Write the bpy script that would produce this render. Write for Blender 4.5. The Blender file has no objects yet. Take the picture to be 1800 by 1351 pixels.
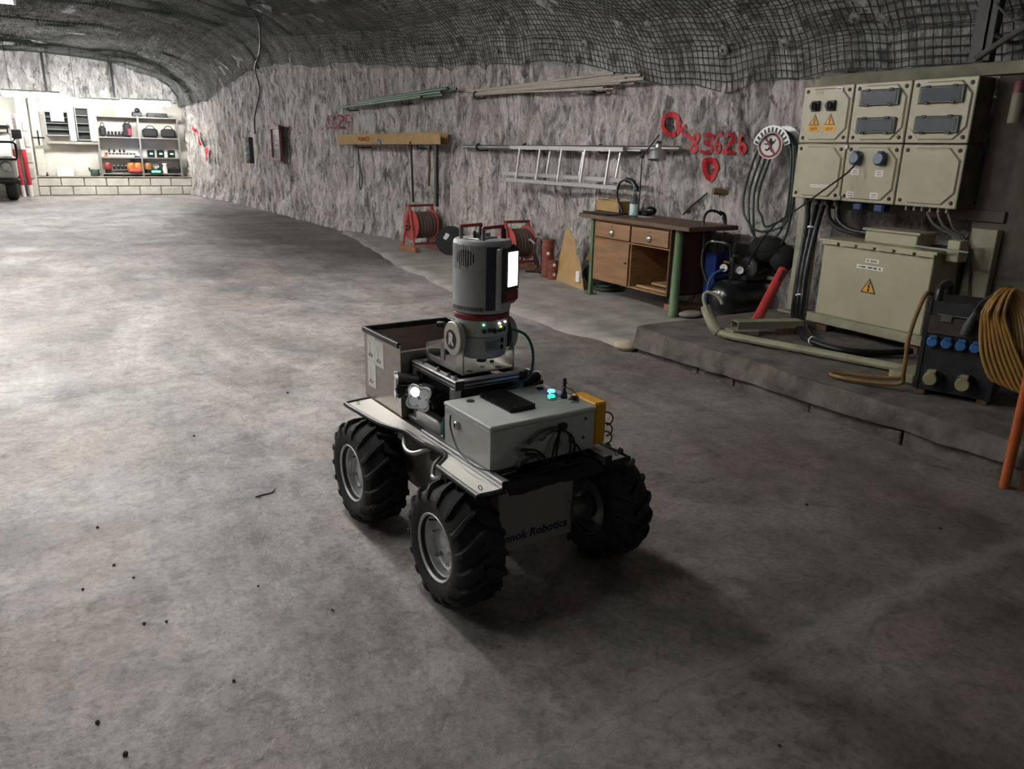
import bpy, bmesh, math, random
import numpy as np
from mathutils import Vector, Matrix
random.seed(7)
SC = bpy.context.scene
COL = SC.collection
PI = math.pi

# ------------------------------------------------------------------ camera
def make_camera():
    f, pitch, roll, h, yaw = 1356.5, math.radians(16.86), math.radians(1.34), 1.4, math.radians(31.0)
    F = Vector((0, math.cos(pitch), -math.sin(pitch)))
    U0 = Vector((0, math.sin(pitch), math.cos(pitch)))
    R0 = Vector((1, 0, 0))
    R = R0 * math.cos(roll) + U0 * math.sin(roll)
    U = -R0 * math.sin(roll) + U0 * math.cos(roll)
    Z = Matrix.Rotation(-yaw, 3, 'Z')
    F, R, U = Z @ F, Z @ R, Z @ U
    m = Matrix(((R.x, U.x, -F.x, 0), (R.y, U.y, -F.y, 0), (R.z, U.z, -F.z, h), (0, 0, 0, 1)))
    cd = bpy.data.cameras.new('camera')
    cd.sensor_fit = 'HORIZONTAL'; cd.sensor_width = 36.0; cd.lens = f / 1800 * 36
    cd.clip_start = .05; cd.clip_end = 100
    o = bpy.data.objects.new('camera', cd); COL.objects.link(o)
    o.matrix_world = m
    SC.camera = o
make_camera()

# ------------------------------------------------------------------ world and exposure
wd = bpy.data.worlds.new('mine_dark'); SC.world = wd; wd.use_nodes = True
bg = wd.node_tree.nodes.get('Background') or wd.node_tree.nodes.new('ShaderNodeBackground')
bg.inputs[0].default_value = (.9, .95, 1, 1); bg.inputs[1].default_value = .006
vs = SC.view_settings
SC.display_settings.display_device = 'sRGB'
vs.view_transform = 'Standard'; vs.look = 'None'; vs.exposure = 2.15; vs.gamma = 1.0
vs.use_curve_mapping = False
SC.cycles.max_bounces = 5; SC.cycles.diffuse_bounces = 3; SC.cycles.glossy_bounces = 2; SC.cycles.transmission_bounces = 4
SC.cycles.use_adaptive_sampling = True; SC.cycles.adaptive_threshold = .06; SC.cycles.adaptive_min_samples = 12; SC.cycles.sample_clamp_indirect = 4.0
TUBE_NEAR, TUBE_MID, TUBE_FAR, TUBE_LEFT = 29.0, 72.0, 19.0, 26.0      # strength of the fluorescent tubes

# ------------------------------------------------------------------ materials
MATS = {}
def s2l(c):
    return tuple((x / 12.92 if x <= .04045 else ((x + .055) / 1.055) ** 2.4) for x in c)
def hexc(h):
    h = h.lstrip('#'); return s2l([int(h[i:i + 2], 16) / 255 for i in (0, 2, 4)])
def mat(name, col, rough=.5, metal=0., var=.12, scale=9., bump=0., bscale=60., emit=0., ecol=None, trans=0., col2=None, spec=.5, coat=0., stretch=None):
    if name in MATS: return MATS[name]
    m = bpy.data.materials.new(name); m.use_nodes = True
    nt = m.node_tree; N = nt.nodes; L = nt.links
    b = N['Principled BSDF']
    if isinstance(col, str): col = hexc(col)
    if isinstance(col2, str): col2 = hexc(col2)
    b.inputs['Roughness'].default_value = rough; b.inputs['Metallic'].default_value = metal
    b.inputs['Specular IOR Level'].default_value = spec
    b.inputs['Transmission Weight'].default_value = trans
    b.inputs['Coat Weight'].default_value = coat
    tc = N.new('ShaderNodeTexCoord'); src = tc.outputs['Object']
    if stretch:
        mp = N.new('ShaderNodeMapping'); mp.inputs['Scale'].default_value = stretch
        L.new(src, mp.inputs[0]); src = mp.outputs[0]
    nz = N.new('ShaderNodeTexNoise'); nz.inputs['Scale'].default_value = scale; nz.inputs['Detail'].default_value = 6
    nz.inputs['Roughness'].default_value = .6
    L.new(src, nz.inputs['Vector'])
    cr = N.new('ShaderNodeValToRGB'); e = cr.color_ramp.elements
    e[0].position = .3; e[1].position = .7
    c0 = tuple(x * (1 - var) for x in col); c1 = col2 if col2 else tuple(min(1, x * (1 + var)) for x in col)
    e[0].color = (*c0, 1); e[1].color = (*c1, 1)
    L.new(nz.outputs[0], cr.inputs[0]); L.new(cr.outputs[0], b.inputs['Base Color'])
    if bump:
        n2 = N.new('ShaderNodeTexNoise'); n2.inputs['Scale'].default_value = bscale; n2.inputs['Detail'].default_value = 4
        L.new(src, n2.inputs['Vector'])
        bp = N.new('ShaderNodeBump'); bp.inputs['Strength'].default_value = bump; bp.inputs['Distance'].default_value = .01
        L.new(n2.outputs[0], bp.inputs['Height']); L.new(bp.outputs[0], b.inputs['Normal'])
    if emit:
        b.inputs['Emission Color'].default_value = (*(ecol or col), 1); b.inputs['Emission Strength'].default_value = emit
    MATS[name] = m
    return m

# ------------------------------------------------------------------ mesh builder
def rotm(rx=0, ry=0, rz=0):
    return Matrix.Rotation(rz, 3, 'Z') @ Matrix.Rotation(ry, 3, 'Y') @ Matrix.Rotation(rx, 3, 'X')
def frame_from(d):
    d = Vector(d).normalized()
    a = Vector((0, 0, 1)) if abs(d.z) < .9 else Vector((1, 0, 0))
    x = a.cross(d).normalized(); y = d.cross(x)
    return x, y, d
def smooth_path(pts, k=6, closed=False):
    P = [Vector(p) for p in pts]; n = len(P); out = []
    rng = range(n if closed else n - 1)
    for i in rng:
        p0 = P[(i - 1) % n] if (closed or i > 0) else P[0]; p1 = P[i]; p2 = P[(i + 1) % n]
        p3 = P[(i + 2) % n] if (closed or i + 2 < n) else P[-1]
        for j in range(k):
            t = j / k
            out.append(.5 * ((2 * p1) + (-p0 + p2) * t + (2 * p0 - 5 * p1 + 4 * p2 - p3) * t * t + (-p0 + 3 * p1 - 3 * p2 + p3) * t ** 3))
    if not closed: out.append(P[-1])
    return out
class MB:
    def __init__(s): s.v = []; s.f = []
    def add(s, vs, fs):
        o = len(s.v); s.v.extend([tuple(v) for v in vs]); s.f.extend([tuple(i + o for i in f) for f in fs]); return s
    def box(s, c, d, R=None, bev=0.):
        c = Vector(c); hx, hy, hz = d[0] / 2, d[1] / 2, d[2] / 2
        b = min(bev, hx * .95, hy * .95, hz * .95)
        if b <= 0:
            vs = [Vector((x * hx, y * hy, z * hz)) for z in (-1, 1) for y in (-1, 1) for x in (-1, 1)]
            fs = [(0, 2, 3, 1), (4, 5, 7, 6), (0, 1, 5, 4), (2, 6, 7, 3), (0, 4, 6, 2), (1, 3, 7, 5)]
        else:
            vs = []; idx = {}
            for x in (-1, 1):
                for y in (-1, 1):
                    for z in (-1, 1):
                        for ax in range(3):
                            p = [x * (hx - b), y * (hy - b), z * (hz - b)]
                            p[ax] = (x * hx, y * hy, z * hz)[ax]
                            idx[(x, y, z, ax)] = len(vs); vs.append(Vector(p))
            fs = []
            for ax in range(3):
                u, w = [(1, 2), (2, 0), (0, 1)][ax]
                for sg in (-1, 1):
                    q = []
                    for a2, b2 in ((-1, -1), (1, -1), (1, 1), (-1, 1)):
                        k = [0, 0, 0]; k[ax] = sg; k[u] = a2; k[w] = b2
                        q.append(idx[(*k, ax)])
                    fs.append(tuple(q if sg > 0 else q[::-1]))
            for ax in range(3):
                u, w = [(1, 2), (2, 0), (0, 1)][ax]
                for a2 in (-1, 1):
                    for b2 in (-1, 1):
                        k0 = [0, 0, 0]; k0[ax] = -1; k0[u] = a2; k0[w] = b2
                        k1 = list(k0); k1[ax] = 1
                        q = [idx[(*k0, u)], idx[(*k1, u)], idx[(*k1, w)], idx[(*k0, w)]]
                        fs.append(tuple(q if a2 * b2 < 0 else q[::-1]))
            for x in (-1, 1):
                for y in (-1, 1):
                    for z in (-1, 1):
                        q = [idx[(x, y, z, a)] for a in range(3)]
                        fs.append(tuple(q if x * y * z > 0 else q[::-1]))
        if R is not None: vs = [R @ v for v in vs]
        return s.add([v + c for v in vs], fs)
    def b2(s, lo, hi, bev=0.):
        return s.box([(a + b) / 2 for a, b in zip(lo, hi)], [abs(b - a) for a, b in zip(lo, hi)], None, bev)
    def cyl(s, p0, p1, r0, r1=None, n=14, cap=True):
        r1 = r0 if r1 is None else r1
        p0, p1 = Vector(p0), Vector(p1); x, y, d = frame_from(p1 - p0)
        vs = []
        for p, r in ((p0, r0), (p1, r1)):
            for i in range(n):
                a = 2 * PI * i / n; vs.append(p + x * (r * math.cos(a)) + y * (r * math.sin(a)))
        fs = [(i, (i + 1) % n, n + (i + 1) % n, n + i) for i in range(n)]
        if cap: fs += [tuple(range(n - 1, -1, -1)), tuple(range(n, 2 * n))]
        return s.add(vs, fs)
    def tube(s, pts, r, n=7, closed=False, k=0):
        P = smooth_path(pts, k, closed) if k else [Vector(p) for p in pts]
        m = len(P); vs = []; x = None
        for i in range(m):
            a = P[(i - 1) % m] if (closed or i > 0) else P[i]; b = P[(i + 1) % m] if (closed or i < m - 1) else P[i]
            d = (b - a)
            d = d.normalized() if d.length > 1e-9 else Vector((0, 0, 1))
            if x is None: x, y, _ = frame_from(d)
            else:
                x = x - d * x.dot(d)
                x = x.normalized() if x.length > 1e-6 else frame_from(d)[0]
                y = d.cross(x)
            rr = r[i] if isinstance(r, (list, tuple)) else r
            for j in range(n):
                t = 2 * PI * j / n; vs.append(P[i] + x * (rr * math.cos(t)) + y * (rr * math.sin(t)))
        fs = []
        for i in range(m if closed else m - 1):
            i2 = (i + 1) % m
            for j in range(n):
                j2 = (j + 1) % n; fs.append((i * n + j, i * n + j2, i2 * n + j2, i2 * n + j))
        if not closed: fs += [tuple(range(n - 1, -1, -1)), tuple(range((m - 1) * n, m * n))]
        return s.add(vs, fs)
    def lathe(s, prof, c=(0, 0, 0), axis=(0, 0, 1), n=24, a0=0., a1=2 * PI, cap=True):
        x, y, d = frame_from(axis); c = Vector(c); full = abs(a1 - a0 - 2 * PI) < 1e-6
        st = n if full else n + 1; vs = []
        for r, z in prof:
            for i in range(st):
                a = a0 + (a1 - a0) * i / n; vs.append(c + d * z + x * (r * math.cos(a)) + y * (r * math.sin(a)))
        fs = []
        for k in range(len(prof) - 1):
            for i in range(n):
                j = (i + 1) % st; fs.append((k * st + i, k * st + j, (k + 1) * st + j, (k + 1) * st + i))
        if full and cap:
            if prof[0][0] > 1e-5: fs.append(tuple(range(st - 1, -1, -1)))
            if prof[-1][0] > 1e-5: fs.append(tuple(range((len(prof) - 1) * st, len(prof) * st)))
        return s.add(vs, fs)
    def prism(s, poly, d, M=None):
        """poly in local xy, extruded along local +z by d; M 4x4"""
        n = len(poly); vs = [Vector((p[0], p[1], 0)) for p in poly] + [Vector((p[0], p[1], d)) for p in poly]
        fs = [tuple(range(n - 1, -1, -1)), tuple(range(n, 2 * n))] + [(i, (i + 1) % n, n + (i + 1) % n, n + i) for i in range(n)]
        if M is not None: vs = [M @ v for v in vs]
        return s.add(vs, fs)
    def sph(s, c, r, n=12, m=8, sc=(1, 1, 1)):
        prof = [(math.sin(PI * i / m) * r, -math.cos(PI * i / m) * r) for i in range(m + 1)]
        t = MB(); t.lathe(prof, n=n)
        return s.add([(c[0] + v[0] * sc[0], c[1] + v[1] * sc[1], c[2] + v[2] * sc[2]) for v in t.v], t.f)
    def torus(s, c, R, r, axis=(0, 0, 1), n=24, m=8, a0=0., a1=2 * PI):
        x, y, d = frame_from(axis); c = Vector(c); full = abs(a1 - a0 - 2 * PI) < 1e-6
        pts = [c + x * (R * math.cos(a0 + (a1 - a0) * i / n)) + y * (R * math.sin(a0 + (a1 - a0) * i / n)) for i in range(n if full else n + 1)]
        return s.tube(pts, r, m, full)
    def xf(s, M):
        s.v = [tuple(M @ Vector(v)) for v in s.v]; return s
    def cat(s, o): return s.add(o.v, o.f)
def AX(o, x, y):
    """4x4 frame: origin o, local x, local y, z = x cross y"""
    x = Vector(x).normalized(); y = Vector(y); y = (y - x * y.dot(x)).normalized(); z = x.cross(y); o = Vector(o)
    return Matrix(((x.x, y.x, z.x, o.x), (x.y, y.y, z.y, o.y), (x.z, y.z, z.z, o.z), (0, 0, 0, 1)))

def mesh_of(name, mb, m, ang=35, fix=True):
    me = bpy.data.meshes.new(name); me.from_pydata(mb.v, [], mb.f)
    if fix and len(mb.f) < 60000:
        b = bmesh.new(); b.from_mesh(me); bmesh.ops.recalc_face_normals(b, faces=b.faces); b.to_mesh(me); b.free()
    me.polygons.foreach_set('use_smooth', [True] * len(me.polygons))
    me.set_sharp_from_angle(angle=math.radians(ang))
    me.materials.append(m); me.update()
    return me
def tag(o, label=None, cat=None, group=None, kind=None):
    if label: o['label'] = label
    if cat: o['category'] = cat
    if group: o['group'] = group
    if kind: o['kind'] = kind
    return o
def thing(name, label, cat, loc=(0, 0, 0), rz=0., group=None, R=None):
    o = bpy.data.objects.new(name, None); COL.objects.link(o); o.empty_display_size = .05
    o.location = loc
    if R is not None: o.rotation_euler = R.to_euler()
    else: o.rotation_euler = (0, 0, rz)
    return tag(o, label, cat, group)
def part(name, mb, m, parent=None, w=False, label=None, ang=35):
    """w: vertices are in world space; they are moved into the parent's space"""
    if w and parent is not None:
        q = parent; M = Matrix.Identity(4)
        while q is not None:
            M = Matrix.LocRotScale(q.location, q.rotation_euler, None) @ M; q = q.parent
        mb.xf(M.inverted())
    o = bpy.data.objects.new(name, mesh_of(name, mb, m, ang)); COL.objects.link(o)
    o.parent = parent
    if label: o['label'] = label
    return o
def solo(name, mb, m, label, cat, group=None, kind=None, ang=35, base=None):
    """a thing that is one mesh, given in world space; origin at its base"""
    if base is None:
        a = np.array(mb.v); base = ((a[:, 0].min() + a[:, 0].max()) / 2, (a[:, 1].min() + a[:, 1].max()) / 2, a[:, 2].min())
    mb.v = [(v[0] - base[0], v[1] - base[1], v[2] - base[2]) for v in mb.v]
    o = bpy.data.objects.new(name, mesh_of(name, mb, m, ang)); COL.objects.link(o); o.location = base
    return tag(o, label, cat, group, kind)
def struct(name, mb, m, parent=None, ang=35):
    o = bpy.data.objects.new(name, mesh_of(name, mb, m, ang)); COL.objects.link(o); o.parent = parent
    if parent is None: o['kind'] = 'structure'
    return o
def text_mb(s, size, M, depth=.001, shear=0., bold=0., align='CENTER', sx=1.):
    cu = bpy.data.curves.new('t', 'FONT'); cu.body = s; cu.size = size; cu.shear = shear; cu.offset = bold
    cu.align_x = align; cu.align_y = 'CENTER'; cu.extrude = depth; cu.resolution_u = 3
    o = bpy.data.objects.new('t', cu); COL.objects.link(o)
    dg = bpy.context.evaluated_depsgraph_get(); me = bpy.data.meshes.new_from_object(o.evaluated_get(dg))
    mb = MB(); mb.add([M @ Vector((v.co.x * sx, v.co.y, v.co.z)) for v in me.vertices], [tuple(p.vertices) for p in me.polygons])
    bpy.data.objects.remove(o); bpy.data.curves.remove(cu); bpy.data.meshes.remove(me)
    return mb

# common materials
WHITE = mat('white_paint', '#d8d6cf', .45)
BLACK = mat('black_plastic', '#17171a', .42, var=.25)
DGREY = mat('dark_grey_metal', '#2c2c2e', .5, .3)
STEEL = mat('bare_steel', '#9a9a98', .34, .85, var=.1)
ALU = mat('aluminium', '#b4b5b6', .38, .8, var=.08)
CHROME = mat('bright_zinc', '#c8cacc', .2, 1., var=.05)
RUBBER = mat('black_rubber', '#1b1b1c', .78, var=.3, bump=.3, bscale=90)
RED = mat('red_paint', '#a03028', .55, var=.2)
PAPER = mat('white_paper', '#d9d8d4', .8, var=.03)
INK = mat('black_ink', '#222226', .8, var=.05)
PANELG = mat('grey_green_enamel', '#94907a', .42, var=.1, scale=5, bump=.05, bscale=120)
YEL = mat('warning_yellow', '#d59a1e', .5, var=.08)
RUST = mat('rusty_brown', '#5f4636', .8, var=.35, bump=.3)
WOOD = mat('orange_brown_wood', '#83603f', .55, var=.3, scale=4, stretch=(1, .6, 4), bump=.06)
CARD = mat('brown_cardboard', '#a08358', .8, var=.14)
# ------------------------------------------------------------------ rock helpers
_T = np.random.RandomState(5).rand(256, 256)
def vn(x, y, s=0):
    x = np.asarray(x, float) + s * 37.3; y = np.asarray(y, float) + s * 91.7
    xi = np.floor(x).astype(int); yi = np.floor(y).astype(int)
    u = x - xi; v = y - yi; u = u * u * (3 - 2 * u); v = v * v * (3 - 2 * v)
    g = lambda a, b: _T[a % 256, b % 256]
    return (g(xi, yi) * (1 - u) + g(xi + 1, yi) * u) * (1 - v) + (g(xi, yi + 1) * (1 - u) + g(xi + 1, yi + 1) * u) * v
WY = [-6, 2, 4, 6, 7.74, 10.18, 11.32, 12.22, 13.26, 14.95, 17.05, 20.73, 25.5]
WX = [5.5, 5.45, 5.38, 5.25, 5.12, 4.80, 4.70, 4.58, 4.42, 4.36, 4.24, 4.02, 3.55]
SY = [-6, 4.4, 6.2, 7.5, 8.7, 11.2, 15.9, 18.7, 22, 25.5]
SZ = [2.0, 2.0, 2.03, 2.3, 2.42, 2.5, 2.8, 2.8, 2.4, 2.3]       # height where the wall turns into the roof
def wx(y): return np.interp(y, WY, WX)
def spring(y): return np.interp(y, SY, SZ)
# roof section: offsets from (wall, spring) along the arc
RD = np.array([[0, 0], [-.10, .30], [-.32, .55], [-.75, .80], [-1.5, 1.02], [-2.6, 1.16], [-4.2, 1.2], [-5.8, 1.16], [-7.2, .95], [-8.3, .5], [-8.9, 0], [-9.1, -2.6]])
RT = np.concatenate([[0], np.cumsum(np.hypot(*np.diff(RD, axis=0).T))])
def rock(y, t):
    """t in 0..1 on the wall (share of the spring height), beyond 1: 1 + metres along the roof; returns point without relief, outward normal (into the tunnel), relief"""
    y = np.asarray(y, float); t = np.asarray(t, float)
    r = np.clip(t - 1, 0, None); w = np.clip(t, 0, 1); s = spring(y)
    X = wx(y) + np.interp(r, RT, RD[:, 0]) + .05 * np.sin(w * PI)
    Zz = w * s + np.interp(r, RT, RD[:, 1])
    e = .02
    tx = np.interp(r + e, RT, RD[:, 0]) - np.interp(r - e, RT, RD[:, 0]); tz = np.interp(r + e, RT, RD[:, 1]) - np.interp(r - e, RT, RD[:, 1])
    l = np.hypot(tx, tz) + 1e-9
    nx, nz = -tz / l, tx / l
    onw = t < 1; nx = np.where(onw, -1., nx); nz = np.where(onw, 0., nz)
    a = w * s + r                                   # metres along the section
    big = .13 * (vn(y * .7, a * .6, 1) - .5) + .08 * (vn(y * 1.9, a * 1.2, 2) - .5)
    ch = vn(y * 7 + 1.6 * vn(y * 1.5, a * 2.5, 7), a * 1.9, 3)
    wob = .085 * (np.abs(ch - .5) * 2 - .5) + .05 * (vn(y * 17, a * 5, 4) - .5) + .026 * (vn(y * 34, a * 15, 5) - .5)
    net = .06 * (vn(y * 2.2, a * 2.2, 6) - .5) + .045 * (vn(y * 9, a * 8, 8) - .5) + .015 * (vn(y * 20, a * 18, 9) - .5)
    k = np.clip((t - .97) / .12, 0, 1)
    d = big + wob * (1 - k) + net * k
    return X, Zz, nx, nz, d, big
def rock_pt(y, t, off=0., smooth=False):
    X, Zz, nx, nz, d, b = rock(y, t)
    d = (b if smooth else d) + off
    return X + nx * d, Zz + nz * d
def wall_x(y, z, off=0.):
    x, _ = rock_pt(np.array([float(y)]), np.array([float(z) / float(spring(y))]))
    return float(x[0]) - off

def rock_mat(name, light, mid, dark, tint):
    m = bpy.data.materials.new(name); m.use_nodes = True; nt = m.node_tree; N = nt.nodes; L = nt.links; b = N['Principled BSDF']
    tc = N.new('ShaderNodeTexCoord')
    def noise(sc, scale, det=8, ro=.6, dist=0.):
        mp = N.new('ShaderNodeMapping'); mp.inputs['Scale'].default_value = sc; L.new(tc.outputs['Object'], mp.inputs[0])
        n = N.new('ShaderNodeTexNoise'); n.inputs['Scale'].default_value = scale; n.inputs['Detail'].default_value = min(det, 6)
        n.inputs['Roughness'].default_value = ro; n.inputs['Distortion'].default_value = dist; L.new(mp.outputs[0], n.inputs['Vector']); return n.outputs[0]
    def ramp(src, stops):
        r = N.new('ShaderNodeValToRGB'); e = r.color_ramp.elements
        while len(e) < len(stops): e.new(.5)
        for q, (p, c) in zip(e, stops): q.position = p; q.color = (*c, 1)
        L.new(src, r.inputs[0]); return r.outputs[0]
    def mix(f, a, c, mode='MIX'):
        x = N.new('ShaderNodeMix'); x.data_type = 'RGBA'; x.blend_type = mode
        if isinstance(f, float): x.inputs[0].default_value = f
        else: L.new(f, x.inputs[0])
        L.new(a, x.inputs[6]); L.new(c, x.inputs[7]); return x.outputs[2]
    streak = ramp(noise((1, 1, .34), 5.6, 9, .66, .9), [(.37, dark), (.46, tuple(x * .8 for x in mid)), (.56, light), (.72, tuple(min(1, x * 1.15) for x in light))])
    patch = ramp(noise((1, 1, .8), 1.1, 6), [(.35, tuple(x * .55 for x in mid)), (.5, mid), (.64, light)])
    base = mix(.35, streak, patch)
    base = mix(.8, base, ramp(noise((1, 1, .36), 9.5, 7, .62, .7), [(.385, (.17, .165, .16)), (.46, (1, 1, 1))]), 'MULTIPLY')
    tn = N.new('ShaderNodeRGB'); tn.outputs[0].default_value = (*tint, 1)
    tf = ramp(noise((1, 1, 1), 2.3, 4), [(.45, (0, 0, 0)), (.7, (.5, .5, .5))])
    base = mix(tf, base, tn.outputs[0])
    spk = ramp(noise((1, 1, .6), 42., 3), [(.3, (.45, .45, .45)), (.5, (1, 1, 1))])
    base = mix(.75, base, spk, 'MULTIPLY')
    L.new(base, b.inputs['Base Color']); b.inputs['Roughness'].default_value = .8
    bp = N.new('ShaderNodeBump'); bp.inputs['Strength'].default_value = 1.; bp.inputs['Distance'].default_value = .045
    L.new(noise((1, 1, .4), 17., 7, .65, .6), bp.inputs['Height']); L.new(bp.outputs[0], b.inputs['Normal'])
    return m
ROCK = rock_mat('hewn_salt_rock', (.66, .62, .59), (.41, .385, .365), (.10, .093, .088), (.52, .45, .42))
ROOFR = rock_mat('grey_roof_rock', (.52, .515, .50), (.33, .327, .315), (.12, .118, .114), (.36, .35, .34))

def grid_mb(X, Y, Z):
    n, m = X.shape; mb = MB()
    mb.v = [tuple(p) for p in np.stack([X.ravel(), Y.ravel(), Z.ravel()], 1).tolist()]
    i = np.arange(n * m).reshape(n, m)
    q = np.stack([i[:-1, :-1].ravel(), i[1:, :-1].ravel(), i[1:, 1:].ravel(), i[:-1, 1:].ravel()], 1)
    mb.f = [tuple(t) for t in q.tolist()]
    return mb
ys = np.concatenate([np.arange(-6, 2.6, .2), np.arange(2.6, 10, .026), np.arange(10, 16, .036), np.arange(16, 25.3, .06)])
tw = np.concatenate([np.linspace(-.02, 1, 82)])
YY, TT = np.meshgrid(ys, tw, indexing='ij'); X_, Z_ = rock_pt(YY, TT)
struct('wall_right', grid_mb(X_, YY, Z_), ROCK, ang=180)
yr = np.concatenate([np.arange(-6, 2.6, .2), np.arange(2.6, 12, .05), np.arange(12, 25.3, .08)])
tr = np.concatenate([np.arange(1, 3.6, .05), np.arange(3.6, 1 + RT[-2] + .01, .16)])
YY, TT = np.meshgrid(yr, tr, indexing='ij'); X_, Z_ = rock_pt(YY, TT)
struct('ceiling', grid_mb(X_, YY, Z_), ROOFR, ang=180)
YY, TT = np.meshgrid(np.arange(-6, 25.3, .25), np.linspace(1 + RT[-2], 1 + RT[-1] + .3, 14), indexing='ij'); X_, Z_ = rock_pt(YY, TT)
struct('wall_left', grid_mb(X_, YY, Z_), ROCK, ang=180)

# ------------------------------------------------------------------ floor
def floor_mat():
    m = bpy.data.materials.new('worn_concrete'); m.use_nodes = True; nt = m.node_tree; N = nt.nodes; L = nt.links; b = N['Principled BSDF']
    tc = N.new('ShaderNodeTexCoord')
    def noise(sc, scale, det=8, ro=.6, dist=0., off=(0, 0, 0)):
        mp = N.new('ShaderNodeMapping'); mp.inputs['Scale'].default_value = sc; mp.inputs['Location'].default_value = off; L.new(tc.outputs['Object'], mp.inputs[0])
        n = N.new('ShaderNodeTexNoise'); n.inputs['Scale'].default_value = scale; n.inputs['Detail'].default_value = min(det, 6)
        n.inputs['Roughness'].default_value = ro; n.inputs['Distortion'].default_value = dist; L.new(mp.outputs[0], n.inputs['Vector']); return n.outputs[0]
    def ramp(src, stops):
        r = N.new('ShaderNodeValToRGB'); e = r.color_ramp.elements
        while len(e) < len(stops): e.new(.5)
        for q, (p, c) in zip(e, stops):
            q.position = p; q.color = (*((c,) * 3 if isinstance(c, (int, float)) else c), 1)
        L.new(src, r.inputs[0]); return r.outputs[0]
    def mix(f, a, c, mode='MIX'):
        x = N.new('ShaderNodeMix'); x.data_type = 'RGBA'; x.blend_type = mode
        for s, i in ((f, 0), (a, 6), (c, 7)):
            if isinstance(s, (float, int)): x.inputs[i].default_value = s
            elif isinstance(s, tuple): x.inputs[i].default_value = (*s, 1)
            else: L.new(s, x.inputs[i])
        return x.outputs[2]
    def mth(op, a, c=None):
        x = N.new('ShaderNodeMath'); x.operation = op
        for s, i in ((a, 0), (c, 1)):
            if s is None: continue
            if isinstance(s, (float, int)): x.inputs[i].default_value = s
            else: L.new(s, x.inputs[i])
        return x.outputs[0]
    big = ramp(noise((1, .8, 1), 1.0, 10, .66, .9), [(.33, (.10, .096, .092)), (.46, (.215, .204, .195)), (.58, (.36, .342, .326)), (.72, (.50, .475, .455))])
    med = ramp(noise((1, .6, 1), 3.2, 9, .66, .4, (4, 2, 0)), [(.32, (.13, .124, .12)), (.5, (.27, .255, .244)), (.68, (.41, .385, .365))])
    base = mix(.45, big, med)
    pink = ramp(noise((1, 1, 1), 1.3, 6, .6, 0, (9, 1, 0)), [(.48, 0), (.68, .55)])
    base = mix(pink, base, (.34, .27, .245))
    tr = ramp(noise((1.5, .3, 1), 1.2, 8, .65, 1.2, (3, 5, 0)), [(.38, .5), (.5, 1.0)])
    base = mix(.5, base, tr, 'MULTIPLY')
    fine = ramp(noise((1, 1, 1), 42, 6, .75), [(.28, .32), (.5, 1.0), (.72, 1.35)])
    base = mix(.75, base, fine, 'MULTIPLY')
    mid2 = ramp(noise((1, 1, 1), 11, 7, .7, .6, (1, 7, 0)), [(.3, .4), (.5, 1.0), (.7, 1.3)])
    base = mix(.75, base, mid2, 'MULTIPLY')
    salt = ramp(noise((1, 1, 1), 2.1, 9, .72, .3, (7, 3, 0)), [(.68, 0), (.74, .75)])
    base = mix(salt, base, (.62, .6, .58))
    sx0 = N.new('ShaderNodeSeparateXYZ'); L.new(tc.outputs['Object'], sx0.inputs[0])
    # floor colour multiplied darker on the near right, with a ragged edge
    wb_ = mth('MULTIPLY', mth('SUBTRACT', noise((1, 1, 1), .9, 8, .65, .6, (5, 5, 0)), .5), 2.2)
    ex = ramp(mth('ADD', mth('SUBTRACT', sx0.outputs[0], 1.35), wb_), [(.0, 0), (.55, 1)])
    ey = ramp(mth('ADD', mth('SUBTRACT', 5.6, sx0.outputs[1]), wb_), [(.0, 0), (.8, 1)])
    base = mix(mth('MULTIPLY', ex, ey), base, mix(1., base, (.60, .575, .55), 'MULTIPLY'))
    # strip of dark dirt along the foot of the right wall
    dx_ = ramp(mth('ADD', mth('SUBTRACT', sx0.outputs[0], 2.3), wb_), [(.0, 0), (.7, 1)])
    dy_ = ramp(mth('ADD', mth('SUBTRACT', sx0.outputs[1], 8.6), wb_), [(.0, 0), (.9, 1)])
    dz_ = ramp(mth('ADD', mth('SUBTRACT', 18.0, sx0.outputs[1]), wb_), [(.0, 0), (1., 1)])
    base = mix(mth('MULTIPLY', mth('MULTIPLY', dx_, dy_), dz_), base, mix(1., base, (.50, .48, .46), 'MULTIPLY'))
    oil = ramp(noise((1, 1, 1), 1.9, 7, .6, .8, (2, 11, 0)), [(.28, .7), (.36, 0)])
    base = mix(oil, base, (.075, .073, .072))
    # joint across the gallery in front of the vehicle and a crack along it
    sx = N.new('ShaderNodeSeparateXYZ'); L.new(tc.outputs['Object'], sx.inputs[0])
    wob = mth('MULTIPLY', mth('SUBTRACT', noise((1, 1, 1), 3.5, 6, .7), .5), .22)
    d1 = mth('ABSOLUTE', mth('ADD', mth('SUBTRACT', sx.outputs[1], 1.28), wob))
    d = d1
    base = mix(ramp(d, [(0, .45), (.06, 0)]), base, (.34, .33, .31))
    base = mix(ramp(d, [(.001, .45), (.007, 0)]), base, (.06, .058, .055))
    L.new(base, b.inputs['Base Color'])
    L.new(ramp(noise((1, 1, 1), 1.6, 6, .6), [(.3, .42), (.7, .68)]), b.inputs['Roughness'])
    b.inputs['Specular IOR Level'].default_value = .4
    bp = N.new('ShaderNodeBump'); bp.inputs['Strength'].default_value = .45; bp.inputs['Distance'].default_value = .012
    hh = mth('ADD', noise((1, 1, 1), 26, 8, .7), mth('MULTIPLY', noise((1, 1, 1), 5, 4, .6), .8))
    L.new(hh, bp.inputs['Height']); L.new(bp.outputs[0], b.inputs['Normal'])
    return m
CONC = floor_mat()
mb = MB(); mb.add([(-5, -6, 0), (6.2, -6, 0), (6.2, 26, 0), (-5, 26, 0)], [(0, 1, 2, 3)])
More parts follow.
